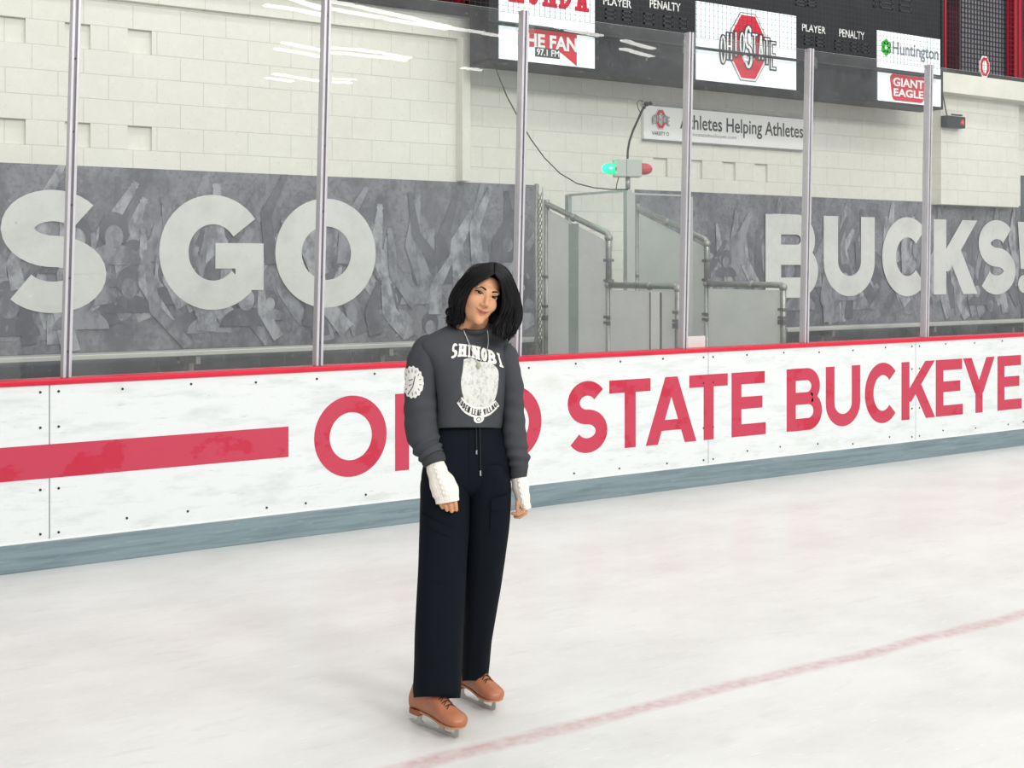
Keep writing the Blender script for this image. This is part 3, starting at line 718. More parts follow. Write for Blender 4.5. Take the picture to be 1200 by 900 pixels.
mb = MB(); y0, y1 = 9.85, 9.945
for s in (-1, 1):
    for k in range(-6, 50):
        z_ = .4 + k*.07; pts = [(6.79 + s*.002, y0, z_), (6.79 + s*.002, y1, z_ + s*(y1-y0)*1.5)]
        if all(.3 < p[2] < 2.48 for p in pts): mb.tube(pts, .005, 5, False)
unroot(mb.build('wire', M['pipe'], e), e)
mb = MB(); mb.tube([(6.79, 9.96, 0), (6.79, 9.96, 2.5)], .02, 8); unroot(mb.build('fence_post', M['pipe'], e, smooth=True), e)
mb = MB(); mb.tube([(6.79, 9.84, 0), (6.79, 9.84, 2.46)], .016, 8); unroot(mb.build('fence_post', M['bench'], e, smooth=True), e)

# goal judge's booth of clear sheets
e = empty('glass_booth', (7.1, 8.95, 0), 0, 'clear sheet booth with aluminium corner post, under the green and red lamp', 'booth')
ax_, ay_ = 7.1, 8.95
mb = MB(); mb.box((ax_ - .03, ay_ - .03, 0), (ax_ + .03, ay_ + .03, 2.4)); mb.box((ax_ + .035, ay_ - .02, 0), (ax_ + .07, ay_ + .02, 2.38)); unroot(mb.build('corner_post', M['alu2'], e, bevel=.004), e)
mb = MB(); mb.box((ax_ - .02, 9.84, 0), (ax_ + .02, 9.90, 2.4)); unroot(mb.build('rear_post', M['alu2'], e, bevel=.003), e)
mb = MB(); mb.box((7.81, ay_ - .02, 0), (7.86, ay_ + .02, 2.36)); unroot(mb.build('side_post', M['alu2'], e, bevel=.003), e)
mb = MB(); mb.box((ax_ - .012, ay_, 2.385), (ax_ + .012, 9.87, 2.405)).box((ax_, ay_ - .012, 2.36), (7.84, ay_ + .012, 2.375)); unroot(mb.build('top_rail', M['alu2'], e), e)
mb = MB(); mb.add([(ax_, ay_, .1), (ax_, 9.87, .1), (ax_, 9.87, 2.39), (ax_, ay_, 2.39)], [(0, 1, 2, 3)]); unroot(mb.build('side_pane', M['bglass'], e), e)
mb = MB(); mb.add([(ax_, ay_, .1), (7.84, ay_, .1), (7.84, ay_, 2.37), (ax_, ay_, 2.37)], [(0, 1, 2, 3)]); unroot(mb.build('front_pane', M['bglass'], e), e)
mb = MB(); mb.box((X(802.5, 7.49), 7.49, 1.0725), (X(826.5, 7.49), 7.50, Z(802.5, 394.5, 7.49)))
tag(mb.build('paper_notice', mat('paper', '#e2e2dd', .7)), 'small blank white notice standing on the red cap rail between the railings', 'notice')
# goal light
e = empty('goal_light', (ax_, ay_, 2.40), 0, 'grey lamp box with lit green dome and unlit red dome on a post', 'signal lamp')
LAMP = e
rot = Matrix.Rotation(-TH*.75, 4, 'Z')
def G(mb, nm, m, sm=False, bev=0):
    o = mb.build(nm, m, e, smooth=sm, bevel=bev)
    o.data.transform(rot); return o
mb = MB(); mb.tube([(0, 0, .006), (0, 0, .12)], .022, 12); G(mb, 'stem', M['pipe'], True)
mb = MB(); mb.box((-.125, -.07, .115), (.115, .07, .275)); G(mb, 'housing', mat('lamp_box_grey', '#b3bab2', .45), bev=.008)
mb = MB(); mb.box((-.128, -.073, .17), (-.12, .073, .2)).box((-.03, -.073, .12), (-.025, -.07, .27)); G(mb, 'seam_strip', M['alu_d'])
def dome(s, x0):
    mb = MB(); rings = []
    for u in np.linspace(0, 1, 9):
        rr = .052 * math.sqrt(max(1 - max(0, (u - .35) / .65) ** 2, .002)); xx = x0 + s * u * .115
        rings.append([(xx, rr*math.cos(t), .19 + rr*math.sin(t)) for t in np.linspace(0, 2*PI, 17)[:-1]])
    mb.loft(rings); return mb
G(dome(-1, -.125), 'green_dome', mat('green_lamp', '#12c98a', .25, emit=1.0, emitcol='#18e0a0'), True)
mb = MB(); mb.sphere((-.17, -.01, .19), .022, 12, 8); mb.sphere((-.17, -.052, .195), .012, 10, 6); G(mb, 'bulb', mat('green_bulb', '#c8ffe8', .3, emit=3.0, emitcol='#b8ffe0'), True)
G(dome(1, .115), 'red_dome', mat('red_lamp', '#c2404c', .3), True)
gl = bpy.data.lights.new('green_glow', 'POINT'); gl.energy = 2.0; gl.color = (.1, 1, .6); gl.shadow_soft_size = .06
go = bpy.data.objects.new('green_glow', gl); COL.objects.link(go); go.parent = e; go.location = Vector(rot @ Vector((-.30, -.06, .19)))
# gooseneck camera on the lamp box
e = empty('gooseneck_camera', (ax_, ay_, 2.675), 0, 'small black camera on a thin curved stalk above the lamp box', 'camera')
k = 11.37 / F
def gp(px, py, y=0.0): return ((px - 738) * k * CT, -(px - 738) * k * ST + y, (187 - py) * k)
mb = MB(); mb.tube([gp(*p) for p in [(737.5, 187), (738, 176), (740, 165), (744.5, 152), (750, 140), (754, 131), (756, 127)]], .010, 8); mb.build('stalk', M['blackm'], e, smooth=True)
mb = MB(); c = gp(760, 122); mb.sphere(c, (.026, .026, .022), 12, 8); c2 = gp(764.5, 121); mb.sphere(c2, (.018, .02, .018), 12, 8); c3 = gp(757, 126); mb.sphere(c3, .017, 10, 6); mb.build('camera_head', M['blackm'], e, smooth=True)
mb = MB(); mb.tube([gp(*p) for p in [(756, 119), (751, 117.5), (748.5, 121), (750, 127), (753, 133)]], .004, 6); mb.build('loop_cable', M['blackm'], e, smooth=True)
# hanging cable: scoreboard corner to booth post
def cp(px, py, dep):
    xc = (px - 600) * dep / F; return (xc*CT + dep*ST, -xc*ST + dep*CT, HC + (HOR - py)*dep/F)
pts = [(564, 26, 11.85), (569, 42, 11.8), (575, 62, 11.75), (583, 86, 11.7), (594, 113, 11.65), (607, 137, 11.6), (622, 163, 11.55), (638, 185, 11.5), (656, 203, 11.45), (676, 215, 11.42), (696, 220, 11.4), (716, 222, 11.38), (736, 222, 11.33)]
mb = MB(); mb.tube([cp(*p) for p in pts], .0055, 6)
tag(mb.build('hanging_cable', M['blackm'], smooth=True), 'thin dark cable sagging from the scoreboard corner to the booth post', 'cable')
mb = MB(); mb.tube([cp(725, 208, 11.2), cp(723, 215, 11.2), cp(722, 222, 11.25)], .005, 6)
unroot(mb.build('cable', M['blackm'], LAMP, smooth=True), LAMP)

# ------------------------------------------------------------------ ceiling lamps mirrored in the glass
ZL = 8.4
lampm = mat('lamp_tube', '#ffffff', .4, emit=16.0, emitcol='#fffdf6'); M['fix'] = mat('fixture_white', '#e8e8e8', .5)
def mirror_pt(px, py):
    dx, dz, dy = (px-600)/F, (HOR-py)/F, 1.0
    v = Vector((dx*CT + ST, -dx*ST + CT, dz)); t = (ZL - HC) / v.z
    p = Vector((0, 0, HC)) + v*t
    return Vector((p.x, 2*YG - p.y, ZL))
segs = [((343, 0), (380, 12)), ((310, 7), (345, 12)), ((347, 12), (378, 19)), ((388, 3), (413, 7)), ((416, 8), (452, 16)), ((454, 16), (489, 24)), ((491, 25), (527, 33)), ((529, 34), (564, 39)), ((566, 40), (600, 45)),
        ((388, 11), (411, 16)), ((413, 16), (449, 22)), ((452, 23), (486, 29)), ((489, 29), (524, 35)),
        ((332, 51), (378, 60)), ((323, 58), (353, 63)), ((355, 63), (378, 68)), ((388, 57), (417, 59)), ((420, 59), (448, 63)), ((451, 64), (480, 69)), ((388, 63), (412, 64)), ((415, 65), (446, 68)), ((449, 68), (475, 72)),
        ((320, 87), (350, 92)), ((352, 92), (376, 96)), ((312, 92), (342, 96)), ((390, 93), (418, 94)), ((389, 97), (413, 98)), ((542, 80), (563, 83)), ((730, 48), (740, 51)), ((742, 52), (765, 58)), ((728, 58), (738, 60)), ((740, 61), (763, 67)), ((622, 24), (660, 34)), ((664, 36), (704, 43))]
lamp_obj = None
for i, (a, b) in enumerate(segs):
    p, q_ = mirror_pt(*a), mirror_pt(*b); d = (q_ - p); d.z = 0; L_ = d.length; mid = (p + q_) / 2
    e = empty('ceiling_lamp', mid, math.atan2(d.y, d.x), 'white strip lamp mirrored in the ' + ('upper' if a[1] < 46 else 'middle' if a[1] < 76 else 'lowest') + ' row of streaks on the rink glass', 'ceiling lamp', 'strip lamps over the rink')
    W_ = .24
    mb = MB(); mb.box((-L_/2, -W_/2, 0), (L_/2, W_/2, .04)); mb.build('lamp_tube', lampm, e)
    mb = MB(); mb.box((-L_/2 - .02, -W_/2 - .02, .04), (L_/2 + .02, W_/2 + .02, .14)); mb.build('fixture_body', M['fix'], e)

# ------------------------------------------------------------------ the skater
PD = 4.72; PXC = (545 - 600) * PD / F
PLOC = Vector((PXC*CT + PD*ST, -PXC*ST + PD*CT, 0))
def LP(px, py, y=0.0):
    """skater's own frame: x to her left side as seen, y away, z up"""
    d = PD + y
    return Vector(((px - 600) * d / F - PXC, y, HC - (py - HOR) * d / F))
PX = PD / F
skin = mat('skin', (.60, .305, .168, 1), .48, spec=.35, over=[((.66, .35, .20, 1), 30, .4, .7, .5, O3)], sss=.12)
def catmull(P, n):
    P = [np.array(p, float) for p in P]; out = []
    m = len(P) - 1
    for i in range(n):
        u = i * m / (n - 1); k = min(int(u), m - 1); t = u - k
        p0 = P[max(k-1, 0)]; p1 = P[k]; p2 = P[k+1]; p3 = P[min(k+2, m)]
        out.append(.5*((2*p1) + (-p0+p2)*t + (2*p0-5*p1+4*p2-p3)*t*t + (-p0+3*p1-3*p2+p3)*t**3))
    return out

# --- head, as a closed surface around its centre (x right, y back, z up, metres)
def ell(p, c, r):
    q = p - np.array(c); r = np.array(r)
    k0 = np.linalg.norm(q / r, axis=1); k1 = np.linalg.norm(q / (r*r), axis=1) + 1e-9
    return k0 * (k0 - 1) / k1
def cap(p, a, b, ra, rb):
    a = np.array(a, float); b = np.array(b, float); ab = b - a
    t = np.clip(((p - a) @ ab) / (ab @ ab), 0, 1)
    return np.linalg.norm(p - a - t[:, None]*ab, axis=1) - (ra + (rb-ra)*t)
def smin(a, b, k):
    h = np.clip(.5 + .5*(b-a)/k, 0, 1); return b*(1-h) + a*h - k*h*(1-h)
def smax(a, b, k): return -smin(-a, -b, k)
def head_sdf(p):
    d = ell(p, (0, .018, .034), (.0715, .088, .078))
    d = smin(d, ell(p, (0, -.022, -.026), (.0575, .064, .077)), .03)
    d = smin(d, ell(p, (0, -.038, -.078), (.036, .040, .034)), .03)
    d = smin(d, ell(p, (0, -.074, -.103), (.018, .014, .013)), .022)
    d = smin(d, cap(p, (0, .028, -.05), (0, .036, -.14), .039, .042), .02)
    for s in (-1, 1):
        d = smin(d, ell(p, (s*.035, -.058, -.034), (.021, .018, .020)), .02)
        d = smin(d, ell(p, (s*.027, -.076, .019), (.022, .010, .008)), .016)
        d = smax(d, -ell(p, (s*.031, -.094, .000), (.017, .0125, .010)), .010)
        d = smin(d, ell(p, (s*.031, -.0685, -.001), (.0145, .0125, .0095)), .004)
        d = smin(d, ell(p, (s*.074, .012, -.012), (.007, .015, .028)), .004)
    d = smin(d, cap(p, (0, -.082, .006), (0, -.1005, -.034), .0065, .0095), .011)
    for s in (-1, 1): d = smin(d, ell(p, (s*.0115, -.0905, -.0395), (.0072, .009, .0065)), .006)
    for s in (-1, 1):
        d = smin(d, cap(p, (0, -.0885, -.0625), (s*.021, -.079, -.0585), .0050, .0030), .006)
        d = smin(d, cap(p, (0, -.0885, -.0715), (s*.016, -.0815, -.0665), .0052, .0035), .006)
    return d
HN, HM = 220, 170
th = np.linspace(.015, PI - .015, HM); ph = np.linspace(0, 2*PI, HN, endpoint=False)
TT, PP = np.meshgrid(th, ph, indexing='ij')
dirs = np.stack([np.sin(TT)*np.cos(PP), np.sin(TT)*np.sin(PP), np.cos(TT)], -1).reshape(-1, 3)
c0 = np.array([0, -.01, -.015]); lo = np.zeros(len(dirs)); hi = np.full(len(dirs), .17)
for _ in range(24):
    md = (lo + hi)/2; s_ = head_sdf(c0 + dirs*md[:, None]) < 0
    lo = np.where(s_, md, lo); hi = np.where(s_, hi, md)
hv = c0 + dirs*lo[:, None]
hmb = MB(); hmb.loft([[tuple(v) for v in hv[i*HN:(i+1)*HN]] for i in range(HM)])
HS = .965; YAW, ROLL, PIT = math.radians(21), math.radians(19), math.radians(-3)
HMAT = Matrix.Translation(LP(562.8, 343.8, -.035)) @ Matrix.Rotation(ROLL, 4, 'Y') @ Matrix.Rotation(YAW, 4, 'Z') @ Matrix.Rotation(PIT, 4, 'X') @ Matrix.Scale(HS, 4)
hbvh = BVHTree.FromPolygons([Vector(v) for v in hmb.v], hmb.f)
body = MB(); body.add([HMAT @ Vector(v) for v in hmb.v], hmb.f)

def limb3(mb, pts, rs, seg=14):
    for p, r in zip(pts, rs): mb.sphere(p, r, seg, 8)
    for i in range(len(pts)-1): mb.tube([pts[i], pts[i+1]], [rs[i]*.99, rs[i+1]*.99], seg)
def LPS(l): return [LP(*q) for q in l]
limb3(body, LPS([(555, 392, .018), (559.5, 374, .008)]) + [HMAT @ Vector((0, .012, -.07))], [.052, .043, .040])
limb3(body, LPS([(549, 505, .03), (551, 460, .03), (552, 425, .03)]), [.075, .074, .076])
limb3(body, LPS([(510, 410, -.035), (552, 404, .02), (588, 418, .06)]), [.040, .06, .036])
limb3(body, LPS([(508, 412, -.035), (495, 470, -.025), (503, 520, -.06), (511, 552, -.098)]), [.042, .036, .032, .024])
limb3(body, LPS([(588, 420, .06), (602, 478, .075), (605, 520, .06), (609, 556, .048)]), [.036, .032, .028, .022])
limb3(body, LPS([(532, 515, 0), (520, 575, 0), (516, 680, -.03), (513, 812, -.055), ]), [.07, .066, .054, .034])
limb3(body, LPS([(566, 515, .05), (572, 575, .055), (567, 680, .13), (556, 800, .225)]), [.062, .055, .046, .032])
# her right hand (left in the picture): palm in the knitted warmer, four fingers hanging out, thumb along the side
def flat(mb, a, b, wa, wb, th_, side):
    side = Vector(side).normalized(); ax = (b - a).normalized(); nrm = ax.cross(side)
    rings = []
    for t in np.linspace(0, 1, 7):
        c = a.lerp(b, t); w_ = wa + (wb-wa)*t
        rings.append([c + side*w_*math.copysign(abs(math.cos(q))**.8, math.cos(q)) + nrm*th_*math.sin(q) for q in np.linspace(0, 2*PI, 19)[:-1]])
    mb.loft(rings)
flat(body, LP(512.5, 556, -.100), LP(522.5, 584, -.118), .026, .038, .015, LP(536, 580, -.12) - LP(512, 588, -.12))
fr = [([(514.5, 584, -.118), (516.3, 590.0, -.120), (518.6, 595.0, -.112)], [.0082, .0078, .0066]),
      ([(519.8, 583, -.120), (521.8, 591.5, -.124), (523.8, 597.6, -.115)], [.0088, .0084, .0072]),
      ([(525.8, 582, -.121), (528.0, 592.0, -.126), (529.4, 599.0, -.117)], [.0090, .0086, .0074]),
      ([(531.8, 580, -.121), (533.9, 590.0, -.126), (534.8, 597.4, -.117)], [.0088, .0084, .0072]),
      ([(524.0, 563, -.112), (530.0, 568, -.114), (532.4, 575, -.116), (532.8, 581, -.116)], [.012, .0105, .0090, .0075])]
for p, r in fr: limb3(body, LPS(p), r, 12)
# her left hand: thumb down the front, fingers curled back
flat(body, LP(610, 560, .047), LP(614, 591, .050), .020, .016, .030, LP(620, 560, .05) - LP(600, 560, .05))
fl = [([(611, 577, .03), (608.6, 583, .018), (606.9, 589, .010), (606.2, 597, .014)], [.0125, .0108, .0098, .0078]),
      ([(613.0, 590, .022), (613.8, 599.0, .016), (607.0, 602.6, .016), (600.8, 601.6, .022)], [.0090, .0086, .0080, .0070]),
      ([(615.0, 591, .040), (616.0, 601.0, .036), (609.5, 605.5, .036), (603.8, 605.6, .040)], [.0092, .0088, .0082, .0072]),
      ([(615.4, 591, .058), (616.2, 600.0, .058), (610.5, 604.5, .056), (605.5, 604.8, .058)], [.0088, .0084, .0078, .0068]),
      ([(614.8, 590, .074), (615.4, 597.0, .076), (610.5, 601.0, .074), (606.5, 601.6, .074)], [.0080, .0076, .0070, .0060])]
for p, r in fl: limb3(body, LPS(p), r, 12)
tmp = body.build('tmp', skin)
rm = tmp.modifiers.new('r', 'REMESH'); rm.mode = 'VOXEL'; rm.voxel_size = .0026
bpy.context.view_layer.update()
me = bpy.data.meshes.new_from_object(tmp.evaluated_get(bpy.context.evaluated_depsgraph_get()))
bpy.data.objects.remove(tmp); me.name = 'person'
bm = bmesh.new(); bm.from_mesh(me)
bmesh.ops.smooth_vert(bm, verts=bm.verts, factor=.45, use_axis_x=True, use_axis_y=True, use_axis_z=True)
bm.to_mesh(me); bm.free()
me.polygons.foreach_set('use_smooth', [True]*len(me.polygons))
P = bpy.data.objects.new('person', me); COL.objects.link(P)
if not me.materials: me.materials.append(skin)
P.location = PLOC; P.rotation_euler = (0, 0, -TH)
tag(P, 'person on skates in a charcoal sweatshirt and wide black trousers, standing, head tilted', 'person')

# --- patches laid on a surface: polygons in a front view, split finely and dropped onto it
def patch(name, polys, bvh, off, m, parent, start, direction, to2=None, fine=.006, xf=None, kind=None):
    bm = bmesh.new(); lay_ = bm.verts.layers.float.new('k')
    for pi, p in enumerate(polys):
        vs = [bm.verts.new((a, 0, b)) for a, b in p]
        for v_ in vs: v_[lay_] = (pi % 12) * .00006
        try: bm.faces.new(vs)
        except ValueError: pass
    bmesh.ops.triangulate(bm, faces=bm.faces)
    for _ in range(6):
        es = [e_ for e_ in bm.edges if e_.calc_length() > fine]
        if not es: break
        bmesh.ops.subdivide_edges(bm, edges=es, cuts=1); bmesh.ops.triangulate(bm, faces=bm.faces)
    kill = []
    for v in bm.verts:
        o = Vector((v.co.x, start, v.co.z)); hit = bvh.ray_cast(o, Vector(direction))
        if hit[0] is None: kill.append(v); continue
        v.co = hit[0] - Vector(direction)*(off + v[lay_])
    if kill: bmesh.ops.delete(bm, geom=kill, context='VERTS')
    me = bpy.data.meshes.new(name); bm.to_mesh(me); bm.free()
    if xf: me.transform(xf)
    me.materials.append(m); me.polygons.foreach_set('use_smooth', [True]*len(me.polygons))
    o = bpy.data.objects.new(name, me); COL.objects.link(o); o.parent = parent
    return o
def fpatch(name, polys, off, m, parent=None, fine=.0025):
    return patch(name, polys, hbvh, off, m, parent or P, -.2, (0, 1, 0), fine=fine, xf=HMAT)
sclera = mat('eye_white', '#a8907f', .6, spec=.1); iris = mat('iris_brown', '#140a07', .6, spec=.08); lash = mat('lash_black', '#150f0e', .7)
browm = mat('brow_black', '#1d1614', .8); lipm = mat('lips', '#b0655a', .42); liplm = mat('lip_line', '#6d3128', .6); creasem = mat('lid_brown', '#7c452e', .6)
def variw(path, ws):
    n = len(path); out = []
    A, B = [], []
    for i, p in enumerate(path):
        a, b = path[max(i-1, 0)], path[min(i+1, n-1)]; dx, dy = b[0]-a[0], b[1]-a[1]; l = math.hypot(dx, dy)
        A.append((p[0]-dy/l*ws[i], p[1]+dx/l*ws[i])); B.append((p[0]+dy/l*ws[i], p[1]-dx/l*ws[i]))
    return [[A[i], A[i+1], B[i+1], B[i]] for i in range(n-1)]
for s in (-1, 1):
    ex = s*.0305; up, dn = [], []
    for t in np.linspace(-1, 1, 13):
        up.append((ex + s*t*.0145, .0052*(1-t*t)**.75 + .0015*t)); dn.append((ex + s*t*.0145, -.0038*(1-t*t)**.8 + .0015*t))
    eye = fpatch('eye', [up + dn[::-1]], .0006, sclera)
    ir = arc(ex - .0016, .0006, .0082, .0082, 0, 360, 24)[:-1]
    ir = [(a, min(b, .0050*(max(1-((a-ex)/.0145)**2, 0))**.75)) for a, b in ir]; ir = [(a, max(b, -.0036)) for a, b in ir]
    fpatch('iris', [ir], .0011, iris, eye)
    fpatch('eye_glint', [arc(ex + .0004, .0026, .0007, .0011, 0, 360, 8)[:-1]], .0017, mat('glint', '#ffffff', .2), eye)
    lp = [(a + s*.0008, b + .0004) for a, b in up]
    fpatch('eyelashes', variw(lp, [.0012 + .0009*(i/12) for i in range(13)]), .0014, lash)
    fpatch('lid_crease', variw([(a, b*1.05 + .0042) for a, b in up[1:]], [.0005]*12), .0004, creasem)
    bp = catmull([(s*.0125, .0165), (s*.022, .0205), (s*.034, .0225), (s*.046, .0165)], 12)
    fpatch('eyebrow', variw([tuple(q) for q in bp], [.0024, .0031, .0034, .0035, .0035, .0034, .0031, .0028, .0024, .0020, .0014, .0008]), .0007, browm)
    fpatch('nostril', [arc(s*.0068, -.0465, .0030, .0016, 0, 360, 10)[:-1]], .0003, liplm)
ul = [(-.0285, -.0555), (-.016, -.0600), (-.006, -.0598), (0, -.0612), (.006, -.0598), (.016, -.0600), (.0285, -.0555)]
ml = [(-.0285, -.0555), (-.013, -.0650), (0, -.0670), (.013, -.0650), (.0285, -.0555)]
ll = [(-.025, -.0585), (-.012, -.0712), (0, -.0742), (.012, -.0712), (.025, -.0585)]
def cs(p, n=17): return [tuple(q) for q in catmull(p, n)]
lips = fpatch('lips', [cs(ul) + cs(ml)[::-1], cs(ml)[1:-1] + cs(ll)[::-1]], .0005, lipm)
fpatch('lip_line', variw(cs(ml), [.0004 + .0006*math.sin(PI*i/16) for i in range(17)]), .0010, liplm, lips)

# --- hair: a shell plus many locks combed from a centre parting
hairm = mat('black_hair', '#08080b', .42, spec=.2, over=[('#141318', 60, .5, .7, .6, (1, 1, .2))])
G_ = {
 'L1': [(578.6, 321, -.112), (568, 327, -.118), (556, 334, -.112), (547.5, 347, -.096), (544.5, 362, -.080), (543, 376, -.068), (538, 389, -.075)],
 'L2': [(578.4, 314.5, -.085), (560, 320, -.088), (545, 334, -.075), (536, 350, -.060), (533, 365, -.052), (533, 379, -.055), (540, 389, -.070)],
 'L3': [(578.6, 308.6, -.045), (557, 314, -.045), (540, 330, -.030), (530, 348, -.018), (528, 362, -.015), (526, 377, -.020), (530, 388, -.030)],
 'L4': [(579, 308.6, .010), (561, 314, .030), (546, 333, .050), (538, 354, .050), (535, 371, .045), (535, 387, .040), (538, 395, .035)],
 'L5': [(580, 310, .030), (573, 314, .058), (565, 334, .080), (561, 356, .080), (558, 378, .072), (556, 396, .066), (556, 404, .060)],
 'R4': [(580, 308.8, .010), (591, 316, .035), (599, 337, .058), (603, 360, .060), (600, 381, .052), (593, 396, .045), (590, 402, .040)],
 'R3': [(579.6, 308.6, -.045), (593, 317, -.035), (603, 339, -.020), (608.5, 361, -.012), (607, 378, -.014), (601, 391, -.022), (594, 401, -.030)],
 'R2': [(579.2, 314.5, -.085), (590, 323, -.082), (598, 341, -.068), (602, 361, -.054), (599, 379, -.058), (594, 395, -.068), (590, 407, -.075)],
 'R1': [(579.5, 321, -.112), (586, 329, -.108), (589.5, 344, -.092), (589.5, 359, -.076), (584, 374, -.070), (578, 388, -.080), (580, 403, -.086)]}
order = ['L1', 'L2', 'L3', 'L4', 'L5', 'R4', 'R3', 'R2', 'R1']
NG = 22
gl_ = [np.array([tuple(q) for q in catmull([LP(*p) for p in G_[k]], NG)]) for k in order]
gl_ = np.array(gl_)                                  # guide, step, xyz
def guide(u):
    u = min(max(u, 0), len(order) - 1.0001); k = int(u); t = u - k
    p0 = gl_[max(k-1, 0)]; p1 = gl_[k]; p2 = gl_[k+1]; p3 = gl_[min(k+2, len(order)-1)]
    return .5*((2*p1) + (-p0+p2)*t + (2*p0-5*p1+4*p2-p3)*t*t + (-p0+3*p1-3*p2+p3)*t**3)
cen = np.array(LP(566, 345, -.02))
hm = MB(); NU = 80; rows = []
def hairy(v): return v[2] > .080 - 1.5*(v[1] + .072) + 2.2*max(0, .012 - abs(v[0]))*0 and v[2] > -.075
cc = Vector((0, .018, .03)); capv = {}
for f_ in hmb.f:
    if len(f_) == 4 and all(hairy(hmb.v[i]) for i in f_):
        hm.add([HMAT @ (Vector(hmb.v[i]) + (Vector(hmb.v[i]) - cc).normalized()*.0065) for i in f_], [(0, 1, 2, 3)])
for i in range(NU):
    g = guide(i * (len(order)-1) / (NU-1)); c_ = cen.copy()
    rows.append(g)
inn = [g + (np.stack([np.full(NG, cen[0]), np.full(NG, cen[1]), np.minimum(g[:, 2], cen[2])], 1) - g) * .07 for g in rows]
for A in (rows, inn):
    vs = [tuple(p) for g in A for p in g]
    hm.add(vs, [(i*NG+j, (i+1)*NG+j, (i+1)*NG+j+1, i*NG+j+1) for i in range(NU-1) for j in range(NG-1-3)])
rl = random.Random(11)
def lock(u, r, amp, out=0.0, cut=1.0, curl=0.0):
    g = guide(u); n = NG; k = max(int(n*cut), 8); g = g[:k].copy()
    ph1, ph2 = rl.uniform(0, 6.28), rl.uniform(0, 6.28)
    pts = []
    for j in range(k):
        t = j/(k-1); p = g[j].copy()
        dv = p - np.array([cen[0], cen[1], min(p[2], cen[2] + .03)]); dv /= (np.linalg.norm(dv) + 1e-9)
        w_ = amp * t**1.5
        p += dv * (out*(.3+.7*math.sin(PI*min(t*1.1, 1))) + w_*math.sin(t*9 + ph1))
        tn = np.cross(dv, [0, 0, 1]); p += tn * w_ * math.sin(t*7.5 + ph2)
        if curl and t > .78:
            q = (t-.78)/.22; p += dv*curl*q*q + np.array([0, 0, curl*.9*q*q*q])
        pts.append(tuple(p))
    rs = [r*(.35 + .65*math.sin(PI*min(j/(k-1)*.95+.1, 1)))*(1 if j < k-4 else (k-j)/5+.05) for j in range(k)]
    hm.tube(pts, rs, 6)
for i in range(250):
    u = i/229*(len(order)-1)
    lock(u + rl.uniform(-.03, .03), rl.uniform(.0032, .006), rl.uniform(.003, .009), rl.uniform(.000, .005), rl.uniform(.86, 1.0), rl.choice([.004, .010, .018, .028]))
for i in range(34):     # loose thin strands
    lock(rl.uniform(0, 8), rl.uniform(.0008, .0016), rl.uniform(.006, .012), rl.uniform(.004, .009), rl.uniform(.8, 1.0), rl.choice([0, .008, .016]))
for sgn, pts in ((-1, [(533, 358, -.045), (528, 360, -.05), (524, 362.5, -.05), (522.3, 366, -.05), (524, 369.5, -.05), (529, 369, -.05), (532.5, 371.5, -.045), (533, 377, -.05)]),
                 (-1, [(531, 350, -.03), (527, 353, -.03), (526, 358, -.03), (529, 361, -.03), (533, 363, -.03)]),
                 (1, [(606, 352, -.01), (610, 362, -.01), (610.5, 373, -.01), (607, 383, -.015), (602, 389, -.02)]),
                 (1, [(601, 375, -.05), (605, 383, -.05), (603, 391, -.055), (598, 395, -.06), (595, 401, -.06)])):
    pp_ = [tuple(q) for q in catmull([LP(*p) for p in pts], 20)]
    for k in range(3):
        jit = [(a + rl.uniform(-.001, .001)+k*.0015, b + k*.003, c + rl.uniform(-.001, .001)) for a, b, c in pp_]
        hm.tube(jit, [.0028*(1-(i/19)**2)+.0005 for i in range(20)], 6)
hm.build('hair', hairm, P, smooth=True)

# --- clothing
def ring(xl, xr, py, yc, hd, k=0.0, n=64, ex=2.4, dy=0.0):
    """closed horizontal ring between two picture columns; k turns it so its left side comes forward; dy drops its front edge"""
    out = []
    for j in range(n):
        a = 2*PI*j/n; c, s = math.cos(a), math.sin(a)
        cx = math.copysign(abs(c)**(2/ex), c); sy = math.copysign(abs(s)**(2/ex), s)
        px = (xl+xr)/2 + (xr-xl)/2*cx; y = yc + hd*sy + k*(xr-xl)/2*cx*PX
        out.append(LP(px, py - dy*sy, y))
    return out
def spread(rows_, n): return catmull(rows_, n)
def fold(p, amp, sx=14, sz=9, seed=0):
    v = mn.noise(Vector((p[0]*sx + seed, p[1]*sx, p[2]*sz + seed*1.7)))
    v2 = mn.noise(Vector((p[0]*sx*2.3 + seed, p[1]*sx*2.3, p[2]*sz*2.6)))
    return amp*(v + .45*v2)
def displace(rings, amp, sx, sz, seed, w=None):
    out = []
    for i, r in enumerate(rings):
        c = sum((Vector(v) for v in r), Vector()) / len(r); t = i/(len(rings)-1)
        a = amp*(w(t) if w else 1)
        out.append([Vector(v) + (Vector(v)-c).normalized()*fold(v, a, sx, sz, seed) for v in r])
    return out
shirt = mat('charcoal_fleece', '#46484c', .9, spec=.12, over=[('#3b3d41', 3, .4, .7, .6, O3)], bump=(500, .15, .001, O3))
rib = mat('charcoal_rib', '#3d3f42', .9, spec=.15, bump=(180, .3, .002, (1, 1, .1)))
